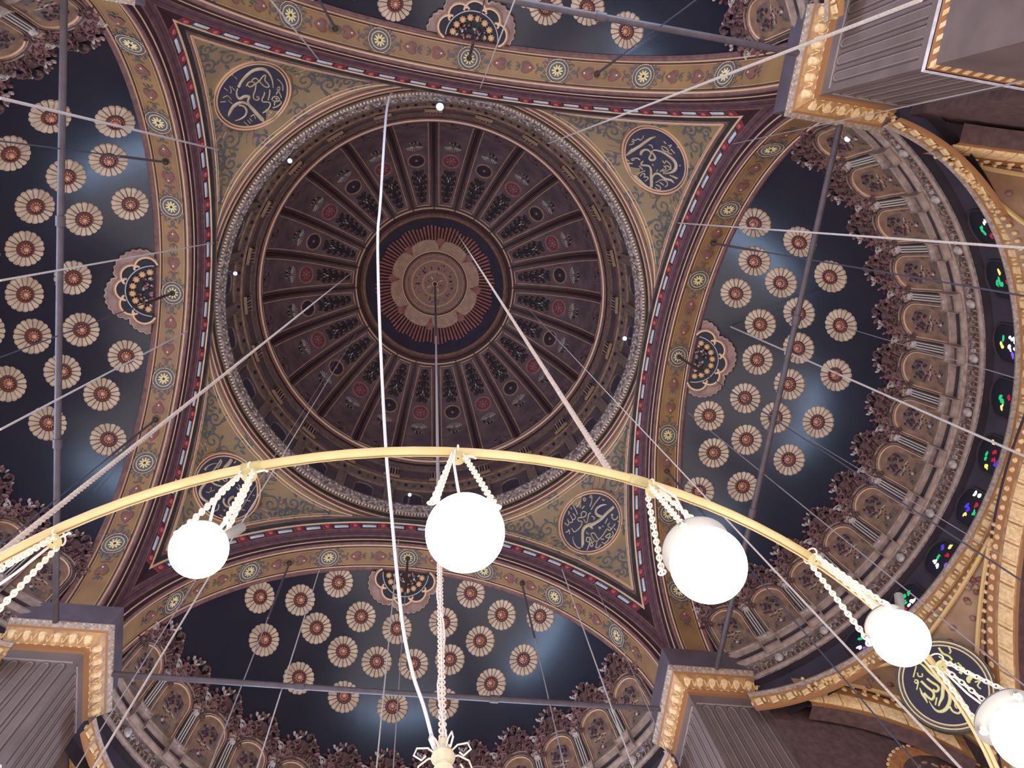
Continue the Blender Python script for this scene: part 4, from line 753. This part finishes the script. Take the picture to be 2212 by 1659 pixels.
for k in range(4):
    a=k*PI/2; oc=Rz(a)@Vector(O)
    t=thing('pier',PLAB[k],'pier',tuple(oc),a,'four marble piers'); ORG[t.name]=np.array(O)
    if k==0:
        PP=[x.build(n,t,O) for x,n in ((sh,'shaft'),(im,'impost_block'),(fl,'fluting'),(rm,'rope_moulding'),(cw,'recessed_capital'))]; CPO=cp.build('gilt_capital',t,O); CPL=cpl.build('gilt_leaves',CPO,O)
    else:
        for x in PP: dup(x,t)
        c=dup(CPO,t); dup(CPL,c)
# iron tie rods between the capitals
RL={0:'dark iron tie rod crossing the right semidome from top to bottom',1:'dark iron tie rod running level across the bottom semidome',2:'dark iron tie rod crossing the left semidome from top to bottom',3:'dark iron tie rod slanting across the top semidome'}
for k in range(4):
    b=MB(); b.tube([(10.72,-9.75,22.72),(10.72,-3.2,22.68),(10.72,3.2,22.68),(10.72,9.75,22.72)],.095,iron,10)
    for y in (-3.2,3.2): b.tube([(10.72,y-.14,22.68),(10.72,y+.14,22.68)],.13,iron,10)
    for y in (-9.2,9.2): b.tube([(10.72,y-.2,22.72),(10.72,y+.2,22.72)],[.095,.12],iron,10)
    t=b.build('tie_rod',None,(0,0,22.7)); t.rotation_euler=(0,0,k*PI/2); tag(t,RL[k],'tie rod','iron tie rods')

# ================================================================== BAY UNDER THE RIGHT SEMIDOME: spandrels, lower arches, walls
def a1(y): return 20.55-(13-math.sqrt(169-y*y))
def a2(x): dx=x-12.6; return 21.6-.062*dx*dx-.0019*abs(dx)**4.0
XW,YW=17.3,8.45
def span(az,v):
    q_=min(1,max(0,(math.degrees(az)-8)/40)); r_=10.60-rkf(az); up=np.array((7.07+r_*cos(az),r_*sin(az),20.45+.55*q_*q_)); ac=math.atan2(YW,XW-7.07)
    if az<ac: y=(XW-7.07)*math.tan(az); lo=np.array((XW,y,a1(y)))
    else: x=7.07+YW/math.tan(az); lo=np.array((x,YW,a2(x)))
    return up*(1-v)+lo*v
fs_m=mat('spandrel_tan_plaster',(138,106,78),(118,88,66),scale=1.5,rough=.55,bump=.3,bscale=8)
FC=np.array((16.15,6.75,19.1)); FN=_n(np.array((8.5,0,12.))-FC); FU=_n(np.array((0,0,1.))-FN[2]*FN); FE=np.cross(FU,FN)
def ffar(u,v,off=0.): return FC+FE*u+FU*v+FN*(off+.12)
for sg in (1,-1):
    mir=np.array((1,sg,1))
    t=thing('spandrel','tan corner spandrel with black and yellow calligraphy disc, bottom right' if sg>0 else 'tan corner spandrel above the window ring at the right, partly hidden, top right','spandrel',(16.,6.5*sg,19.))
    o=(16.,6.5*sg,19.)
    b=MB(); AZ=np.linspace(rad(9),rad(56),50)
    b.grid([[span(a,v)*mir for v in np.linspace(0,1,9)] for a in AZ],fs_m); b.build('plaster_field',t,o)
    b=MB()
    for vv,r,m in ((.16,.07,gold_field),(.84,.07,gold_field)):
        b.tube([span(a,vv)*mir-np.array((.06,.06*sg,.03)) for a in AZ[5:-5]],r,mat('pale_ochre_frame',(176,142,86),rough=.45),6)
    for i in range(34):
        a=AZ[2]+(AZ[-3]-AZ[2])*i/33
        for vv in (.05,.95):
            p=span(a,vv)*mir; b.blob(p-np.array((.03,.03*sg,.03)),(.07,.07,.09),gilt_cream,7,4)
    for i in range(26):
        a=random.uniform(rad(20),rad(46)); p=span(a,random.uniform(.3,.7))*mir; b.blob(p,(.12,.1,.1),random.choice([rosband,gold_dull,rust]),6,4)
    b.build('beaded_frame',t,o)
    if sg>0:
        b=MB(); b.ringband(ffar,(0,0),.01,1.12,mat('black_violet_disc',(38,32,52),rough=.4),.10,0,48); md=b.build('calligraphy_disc',t,o)
        b=MB()
        for r0,r1,m,h in ((1.10,1.16,far_line,.06),(1.16,1.21,bluegrey,.02),(1.21,1.27,far_line,.08),(1.27,1.33,scroll_g,.04)): b.ringband(ffar,(0,0),r0,r1,m,.08,h,56)
        b.ringband(ffar,(0,0),1.32,1.33,scroll_g,-.5,.5,40); b.build('disc_rim',md,o)
        b=MB()
        for st in LETTERS['FAR']: b.ribbon(ffar,[(x,y) for x,y,w in st],[w for x,y,w in st],mat('yellow_cream_lettering',(214,198,146),(222,204,96),scale=2.5,rough=.4),.11,.03,sub=4)
        b.build('lettering',md,o)
def aband(b,pt,m):                                             # pt(s)-> list of points across the band
    b.grid(pt,m)
for nm,lab,sg in (('x','gilt brick patterned lower arch along the far right edge, under the windows',0),('y','gilt brick patterned lower arch springing from the lower right pier',1),('y','gilt brick patterned lower arch below the upper right pier',-1)):
    o=(XW,0,20) if nm=='x' else (13,YW*sg,21)
    t=thing('lower_arch',lab,'arch',o); b=MB(); b2=MB()
    S=np.linspace(-8.4,8.4,80) if nm=='x' else np.linspace(13.1,17.25,50)
    def bp_(s,d,off=0.):
        if nm=='x': return (XW-.06+d*.35-off,s,a1(s)-d)
        return (s,(YW-.06+d*.35-off)*sg,a2(s)-d)
    for m,(d0,d1) in ((maroon_dk,(0,.08)),(gilt_dk,(.08,.34)),(gilt_cap,(.34,.9)),(gilt_dk,(.9,1.0))): b.grid([[bp_(s,d) for d in (d0,d1)] for s in S],m)
    b.grid([[bp_(s,1.0),bp_(s,1.0,-.5)] for s in S],wall_br)
    n=len(S)*1
    step=.30
    for i in range(int((S[-1]-S[0])/step)):
        s=S[0]+step*(i+.5)
        f=lambda u,v,o_:bp_(u,v,o_)
        b2.pillow(f,ell((s,.2),.09,.07,0,8),gilt_cream,.0,.05)
        if i%2==0: b2.pillow(f,[(s-.2,.42),(s+.2,.42),(s+.2,.85),(s-.2,.85)],gilt_cream,.0,.04,.85)
        else:
            for q in (-1,1): b2.pillow(f,[(s+q*.07-.05,.42),(s+q*.07+.05,.42),(s+q*.07+.05,.85),(s+q*.07-.05,.85)],gilt_cream,.0,.05,.8)
    b.build('arch_band',t,o); b2.build('gilt_bricks',t,o)
b=MB(); b.box((20.2,0,9.5),(.5,21,24),wall_br); w=b.build('wall_right',None,(20.2,0,-1.6),kind='structure')
for sg,nm in ((1,'wall_right_front'),(-1,'wall_right_back')):
    b=MB(); b.box((14.75,sg*9.6,9.9),(5.5,.5,23.0),wall_br); w=b.build(nm,None,(14.9,sg*9.6,-1.6),kind='structure')
b=MB()
fyw=lambda u,v,o:(u,9.34-o,v)
arcp=[(16.4+1.8*cos(t),17.5+2.0*sin(t)) for t in np.linspace(PI+.3,-.3,25)]
b.ribbon(fyw,arcp,.42,wall_or,.0,.06,sub=1); 
for i in range(30):
    t_=PI+.3-(PI+.6)*i/29; b.pillow(fyw,ell((16.4+2.0*cos(t_),17.5+2.2*sin(t_)),.06,.1,t_,7),gilt_cream,.03,.04)
for i in range(60):
    a=random.uniform(0,PI);r=random.uniform(.1,1.5); b.pillow(fyw,ell((16.4+r*cos(a),17.5+r*sin(a)),.13,.06,random.random()*3,7),random.choice([wall_or,rust,gold_dull,crest_b]),.0,.04)
tag(b.build('blind_arch',None,(16.4,9.34,17)),'orange gilt blind arch on the brown wall at the bottom right edge','arch')
# ================================================================== CHANDELIER
HZ=3.75; RC=(-.26,0.); RR=4.07
b=MB(); A=np.arange(160)*2*PI/160
b.tube([(RC[0]+RR*cos(a),RC[1]+RR*sin(a),HZ) for a in A],.027,ring_m,10,closed=True)
RG=thing('chandelier_ring','wide pale brass hoop curving across the lower half, lamps hang from it','chandelier hoop',(RC[0],RC[1],HZ))
b.build('hoop_bar',RG,(RC[0],RC[1],HZ))
b=MB(); b.tube([(RC[0]+(RR-.012)*cos(a),RC[1]+(RR-.012)*sin(a),HZ-.0265) for a in A],.0035,ring_s,4,closed=True); b.build('bar_seam',RG,(RC[0],RC[1],HZ))
b=MB()
for s_ in (0,30,75,120,165,210,228,252,280,307,330): 
    a=rad(s_); p=[(RC[0]+RR*cos(x),RC[1]+RR*sin(x),HZ) for x in (a-.012,a+.012)]; b.tube(p,.031,ring_s if s_%2 else plate_m,10)
b.build('bar_joint',RG,(RC[0],RC[1],HZ))
# central hub under the long suspension chain
HB=(-.05,0.0,6.5)
t=thing('chandelier_hub','knotted cream hub with curled arms at the foot of the central chain','chandelier hub',HB)
b=MB(); b.lathe([(.02,.30),(.05,.27),(.035,.2),(.09,.12),(.12,.03),(.07,-.06),(.10,-.14),(.05,-.24),(.01,-.3)],mat('cream_hub_metal',(206,192,162),(176,162,134),scale=9,rough=.5),n=20)
for V in b.v: V+=np.array(HB)
b.build('spindle',t,HB)
for k in range(8):
    a=k*PI/4+.2; b=MB(); P=[(.05,.05),(.16,.12),(.27,.08),(.30,-.03),(.22,-.07),(.18,.0)]
    b.tube([(HB[0]+r*cos(a),HB[1]+r*sin(a),HB[2]+z) for r,z in P],.010,chain_m,6); b.build('curled_arm',t,HB)
# globe lamps
CS=[.8,.75,.7,1.08,.95,1.2]
LAMP=[((-2.41,-3.42),(-2.44,-3.47,2.80),.13),((-1.516,-3.86),(-1.518,-3.861,2.850),.110),((-.513,-4.06),(-.513,-4.06,2.786),.1545),((.515,-3.987),(.516,-3.988,2.846),.158),((1.490,-3.687),(1.497,-3.696,2.897),.122),((2.41,-3.11),(2.476,-3.098,3.09),.160)]
LL_=['lit globe lamp cut off by the left edge, only its chains in view','lit globe lamp at the left, below the pale hoop over the lower left disc','largest lit globe lamp, hanging at the middle of the hoop','lit globe lamp right of the middle, in front of a white collar','small glaring globe lamp at the lower right, in front of the stained glass','lit globe lamp at the right edge with a grey reflection and white collar']
def chain(P,Q,r=.013,bead=True):
    b=MB(); P=np.array(P);Q=np.array(Q); n=int(np.linalg.norm(Q-P)/.030); d=_n(Q-P); u=_n(np.cross(d,[.3,.5,.2])); w=np.cross(d,u)
    for i in range(n):
        c=P+(Q-P)*(i+.5)/n; e=(u,w) if i%2 else (w,u)
        pts=[c+d*.021*cos(x)+e[0]*.012*sin(x) for x in np.arange(10)*2*PI/10]; b.tube(pts,.0046,chain_m,5,closed=True)
    return b
for i,((hx,hy),g,r) in enumerate(LAMP):
    hp=np.array((hx,hy,HZ)); g=np.array(g); t=thing('globe_lamp',LL_[i],'lamp',tuple(g),0,'globe lamps on the hoop'); o=tuple(g)
    b=MB(); b.blob(g,r,globe_m,40,24); b.build('globe',t,o)
    q=CS[i]; b=MB(); b.lathe([(.35*r*q,1.16*r),(.60*r*q,1.12*r),(.86*r*q,1.02*r),(.90*r*q,.92*r),(.84*r*q,.90*r),(.60*r*q,.88*r)],cap_m,n=40)
    b.lathe([(.02,1.3*r),(r*.16,1.28*r),(r*.2,1.16*r),(r*.35*q,1.16*r)],cap_m,n=40)
    for V in b.v: V+=g
    b.build('collar',t,o)
    rad_=np.array((hx-RC[0],hy-RC[1],0)); rad_=_n(rad_); tan=np.array((-rad_[1],rad_[0],0))
    pl=hp+np.array((0,0,-.075))
    b=MB(); b.lathe([(.004,.02),(.03,.012),(.040,0),(.03,-.01),(.004,-.012)],plate_m,n=24)
    for V in b.v: V+=pl
    b.build('ceiling_plate',t,o)
    b=MB(); b.torus(hp+np.array((0,0,-.02)),.045,.005,chain_m,fr=[rad_,(0,0,1),-tan],nu=20,nv=5); b.tube([pl+np.array((0,0,.02)),pl+tan*.07+np.array((0,0,.03)),pl+tan*.09],.006,chain_m,5); b.build('wire_hook',t,o)
    for q in range(3):
        a=.9+q*2*PI/3+i*.35;
        if q==0 and i==2: a=PI-.1
        if q==0 and i==3: a=PI-.6
        e=np.array((cos(a),sin(a),0)); sl=.45 if (q==0 and i in(2,3)) else 0
        top=pl+e*.032; bot=g+e*r*(.92-.1*(sl>0))+np.array((0,0,r*.72)) if not sl else (np.array((-.64,-4.02,3.15)) if i==2 else np.array((.44,-3.86,3.05))+e*.04)
        b=chain(top,bot)
        b.torus(bot,.017,.005,chain_m,fr=[e,(0,0,1),np.cross(e,(0,0,1))],nu=14,nv=5)
        b.build('chain',t,o)
    b=MB(); e=np.array((cos(2.2+i),sin(2.2+i),0)); P=[pl+e*.04,pl*.72+g*.28+e*.075,pl*.5+g*.5+e*.055,pl*.25+g*.75+e*.02,g+np.array((0,0,r*.98))]
    b.tube(P,.0065,cable_m,6); b.build('lamp_cable',t,o)
    if i in (1,4):
        e=np.array((.75,-.2,0)) if i==1 else np.array((.25,-.4,0)); b=MB(); b.tube([g+_n(e)*r*.6+np.array((0,0,r*.75)),g+_n(e)*r*1.0+np.array((0,0,r*1.25)),g+_n(e)*r*1.15+np.array((0,0,r*1.5))],[.016,.022,.02],cap_m,8); b.build('lamp_bracket',t,o)
    li=bpy.data.lights.new('globe_light','POINT'); li.energy=GLOBE_W; li.color=(1,.9,.76); li.shadow_soft_size=r*.9
    lo=bpy.data.objects.new('globe_light',li); C.objects.link(lo); lo.parent=t; lo.location=(0,0,-r*1.1)
# ropes, chains and wires
def rope(nm,lab,P,Q,r,m,cat='rope',group=None,twist=0,zt=0):
    P=np.array(P,float);Q=np.array(Q,float); b=MB()
    if twist:
        d=_n(P-Q); Lh=np.linalg.norm(P-Q); k=min(Lh,twist); n=int(k/.02); u=_n(np.cross(d,[.2,1,0])); w=np.cross(d,u)
        for q in range(3):
            S=[Q+d*(k*i/n)+r*.48*(u*cos(q*2*PI/3+i*.02*2*PI/.16)+w*sin(q*2*PI/3+i*.02*2*PI/.16)) for i in range(n+1)]
            b.tube(S,r*.55,m,6)
        b.tube([Q+d*k,P],r,m,7)
    else: b.tube([P,Q],r,m,7)
    return tag(b.build(nm,None,tuple(Q)),lab,cat,group)
rr=(RC[0]+RR*cos(rad(-82.0+.0)),)
def rp(px,py): return (px,py,HZ+.03)
rope('suspension_rope','thick braided rope slanting from the dome sunburst down to the hoop, right of centre',(.86,-3.43,47.95),rp(.305,-4.03),.019,rope_m,twist=11)
rope('suspension_rope','thick braided rope slanting from the dome crown down past the left edge to the hoop',(-4.61,-.62,46.75),rp(-2.86,-3.12),.019,rope_m,twist=9)
DW={'w_upper':((-9.30,-5.86,32.7),(-9.34,-5.95,16.9),.034,rope_m,'pale rope crossing the upper left semidome from the pendentive edge'),
'w_mid':((-9.48,-2.14,34.5),(-9.53,-2.30,17.28),.024,rope_m,'pale rope crossing the left half rosette towards the left edge'),
'w_low':((-9.6,1.14,30.9),(-9.65,1.07,17.5),.026,rope_m,'grey rope crossing the left semidome below its half rosette'),
'ne_thick':((3.84,-8.19,34.4),(3.95,-7.98,8.24),.024,rope_m,'pale rope running up to the top edge across the upper right capital'),
'e_up':((9.45,-5.67,32.8),(9.49,-5.9,12.7),.026,rope_m,'pale rope running nearly level across the top of the right semidome'),
'ne_thin':((9.7,-8.65,29.5),(9.73,-8.91,14.2),.014,wire_m,'thin wire below the upper right gilt capital'),
'e_semi':((12.5,-1.70,31.8),(12.57,-1.67,14.8),.030,rope_m,'pale rope falling from the right half rosette across the blue flowers'),
'se_dome':((5.2,.05,46.2),(5.45,-.27,3.0),.016,rope_m,'grey rope from the dome ribs running down to the bottom right'),
'sw_dome':((-4.32,3.26,46.2),(-4.61,3.14,3.0),.018,rope_m,'grey rope from the dome ribs running down behind the left globe'),
'sw_dome2':((-4.55,3.30,46.0),(-4.95,3.38,3.0),.010,wire_m,'thin wire beside the rope behind the left globe'),
's_a':((6.69,9.7,32.4),(6.78,9.66,14.),.024,rope_m,'pale rope falling from below the lower right disc to the bottom edge'),
's_b':((7.89,9.6,31.2),(7.96,9.56,14.),.014,wire_m,'thin wire right of the pale rope below the lower right disc'),
's_c':((-3.73,10.9,31.2),(-3.83,10.98,14.),.022,rope_m,'pale rope crossing the bottom semidome left of centre'),
's_d':((-.51,9.8,32.4),(-.49,9.8,14.),.022,rope_m,'pale rope just left of the white cable at the bottom'),
'n_a':((-5.6,-9.65,32.0),(-5.62,-9.72,20.5),.022,rope_m,'pale rope at the top edge left of the centre hook'),
'n_b':((.57,-9.7,32.5),(.49,-9.72,18.),.020,rope_m,'pale rope at the top edge right of the centre hook'),
'e_arch':((11.3,2.24,31.5),(11.39,2.09,11.9),.016,wire_m,'grey wire falling from the right arch towards the coloured windows'),
'e_fl1':((13.62,1.33,31.2),(13.72,1.1,15.7),.012,wire_m,'thin wire hung from a flower low on the right semidome'),
'e_fl2':((15.66,-2.64,28.65),(15.68,-2.76,17.),.014,wire_m,'thin wire hung from the rightmost flower of the right semidome')}
for n,(P,Q,r,m,lab) in DW.items(): rope('hanging_rope' if m is rope_m else 'hanging_wire',lab,P,Q,r,m,'rope' if m is rope_m else 'wire')
# chains hooked into the arch soffits
HOOK=[(0,0,'centre of the right arch'),(0,-31.9,'upper part of the right arch'),(0,30.6,'lower part of the right arch'),(1,0,'centre of the bottom arch'),(1,31.5,'left part of the bottom arch'),(1,-32.2,'right part of the bottom arch'),(2,0,'centre of the left arch'),(2,32.2,'upper part of the left arch'),(2,-31.2,'lower part of the left arch'),(3,0,'centre of the top arch'),(3,-31.5,'left part of the top arch'),(3,30.6,'right part of the top arch')]
for k,td,wh in HOOK:
    p=np.array(fs(0,.735,.0,rad(td))); p=np.array(Rz(k*PI/2)@Vector(p)); 
    big=td==0
    t=thing('hook_chain','dark iron hook rod and thin chain at the %s'%wh,'chain',tuple(p),0,'hook chains of the arches'); o=tuple(p)
    b=MB(); b.blob(p-np.array((0,0,.06)),.12,rust_iron,8,5); b.build('hook_boss',t,o)
    b=MB(); b.tube([p,p-np.array((0,0,3.2 if big else 4.5))],.055 if big else .045,rust_iron if big else iron,8); b.build('hook_rod',t,o)
    b=MB(); b.tube([p-np.array((0,0,3.0)),np.array((p[0],p[1],12.))],.020,wire_d if k!=1 else wire_m,6); b.build('thin_chain',t,o)
# central chain
t=thing('central_chain','long chain falling from the dome rose straight down to the hub','chain',(0,0,48.9))
b=MB(); b.tube([(0,0,48.9),(-.02,0,30)],.05,iron,8); b.build('iron_rod',t,(0,0,48.9))
b=MB(); b.tube([(-.02,0,30),(-.05,0,13)],.035,wire_m,8); b.build('upper_cord',t,(0,0,48.9))
b=MB(); n=120
for i in range(n):
    z=13-(13-6.8)*(i+.5)/n; e=(1,0) if i%2 else (0,1)
    b.tube([(-.05+.036*sin(x)*e[0],.036*sin(x)*e[1],z+.042*cos(x)) for x in np.arange(10)*2*PI/10],.011,chain_m,5,closed=True)
b.build('link_chain',t,(0,0,48.9))
b=MB(); b.tube([(-.05+.05*cos(i*.9),.05*sin(i*.9),13-i*.31) for i in range(21)],.010,cable_m,5); b.build('wound_cable',t,(0,0,48.9))
CAB=[(-2.97,-9.37,34.9),(-2.9,-8.19,31.51),(-2.19,-5.02,22.13),(-2.03,-4.26,19.87),(-1.76,-3.4,17.3),(-1.42,-2.44,14.39),(-1.06,-1.5,11.52),(-.84,-1.0,10.03),(-.68,-.66,8.97),(-.54,-.39,8.14),(-.39,-.2,7.55),(-.25,-.06,7.2),(-.12,.0,6.6)]
P=np.array(CAB); Q=[]
for i in range(len(P)-1):
    a=P[max(0,i-1)];b_=P[i];c_=P[i+1];d=P[min(len(P)-1,i+2)]
    for s in np.arange(8)/8: Q.append(.5*(2*b_+(c_-a)*s+(2*a-5*b_+4*c_-d)*s*s+(3*b_-a-3*c_+d)*s**3))
Q.append(P[-1]); zz=np.array([q[2] for q in Q])
b=MB(); b.tube(Q,.020+.030*np.clip((zz-7)/28,0,1),cable_m,8); tag(b.build('electric_cable',None,CAB[-1]),'white electric cable sagging from the drum cornice down to the hub','cable')
# ================================================================== FLOODLIGHTS
FLD=[(9.16,-95.8,35.75,'at the top of the dome cornice'),(9.22,-140.2,35.75,'at the upper left of the dome cornice'),(9.1,-175.5,35.75,'at the left of the dome cornice'),(9.06,-.2,35.75,'at the right of the dome cornice'),(8.95,91.3,35.75,'at the bottom of the dome cornice, left of the middle globe')]
FP=[(r*cos(rad(a)),r*sin(rad(a)),z,l,.0) for r,a,z,l in FLD]+[(12.19,-9.0,24.9,'under the upper right gilt capital',1),(9.15,12.1,24.66,'beside the lower right capital on the bottom semidome',1)]
for i,(x,y,z,l,q) in enumerate(FP):
    t=thing('floodlight','small cool white floodlight '+l,'floodlight',(x,y,z),0,'cool floodlights'); o=(x,y,z)
    d=_n(np.array((-x*.35,-y*.35,-6.)) if not q else np.array((-.3,-.2 if y>0 else .2,-1)))
    R=.17 if i in(0,) else .105
    u=_n(np.cross(d,[.1,.9,.3])); w=np.cross(d,u)
    b=MB(); P=[[np.array(o)-d*s+u*rr_*cos(a)+w*rr_*sin(a) for rr_,s in ((R*1.05,-.02),(R*1.12,.05),(R*.7,.28),(.02,.32))] for a in np.arange(14)*2*PI/14]; b.grid(P,flood_h,cu=True); b.build('lamp_housing',t,o)
    b=MB(); b.blob(o,R*(.95 if i not in(2,4) else .8),flood_m,12,8); b.build('lamp_lens',t,o)
    b=MB(); q_=np.array(o); out=_n(np.array((x,y,0))) if not q else np.array((0,1. if y>0 else -1,0)); b.tube([q_-d*.3,q_-d*.3+out*.5],.04,flood_h,6); b.build('bracket',t,o)
# ================================================================== CAMERA, LIGHT
cam=bpy.data.cameras.new('camera'); co=bpy.data.objects.new('camera',cam); C.objects.link(co)
RM=np.array([[0.9848435360953337,-0.14216979239003813,-0.09935270274638905],[0.11559405509230297,0.9650651331032292,-0.2351325228371523],[0.12931057125601336,0.22008416344712262,0.9668721410616936]])
M=Matrix((tuple(RM[0]),tuple(-RM[1]),tuple(-RM[2]))).transposed().to_4x4(); M.translation=(-0.78867,-5.30354,H); co.matrix_world=M
cam.sensor_width=36; cam.lens=36*1669.19/2212; cam.clip_end=200; cam.clip_start=.05
bpy.context.scene.camera=co
w=bpy.data.worlds.new('world'); bpy.context.scene.world=w; w.use_nodes=True
bg=w.node_tree.nodes['Background']; bg.inputs['Color'].default_value=(1.0,.885,.875,1); bg.inputs['Strength'].default_value=WORLD
sc=bpy.context.scene; sc.view_settings.view_transform='Standard'; sc.view_settings.look='None'; sc.view_settings.exposure=EXPO; sc.view_settings.gamma=1; sc.view_settings.use_curve_mapping=False
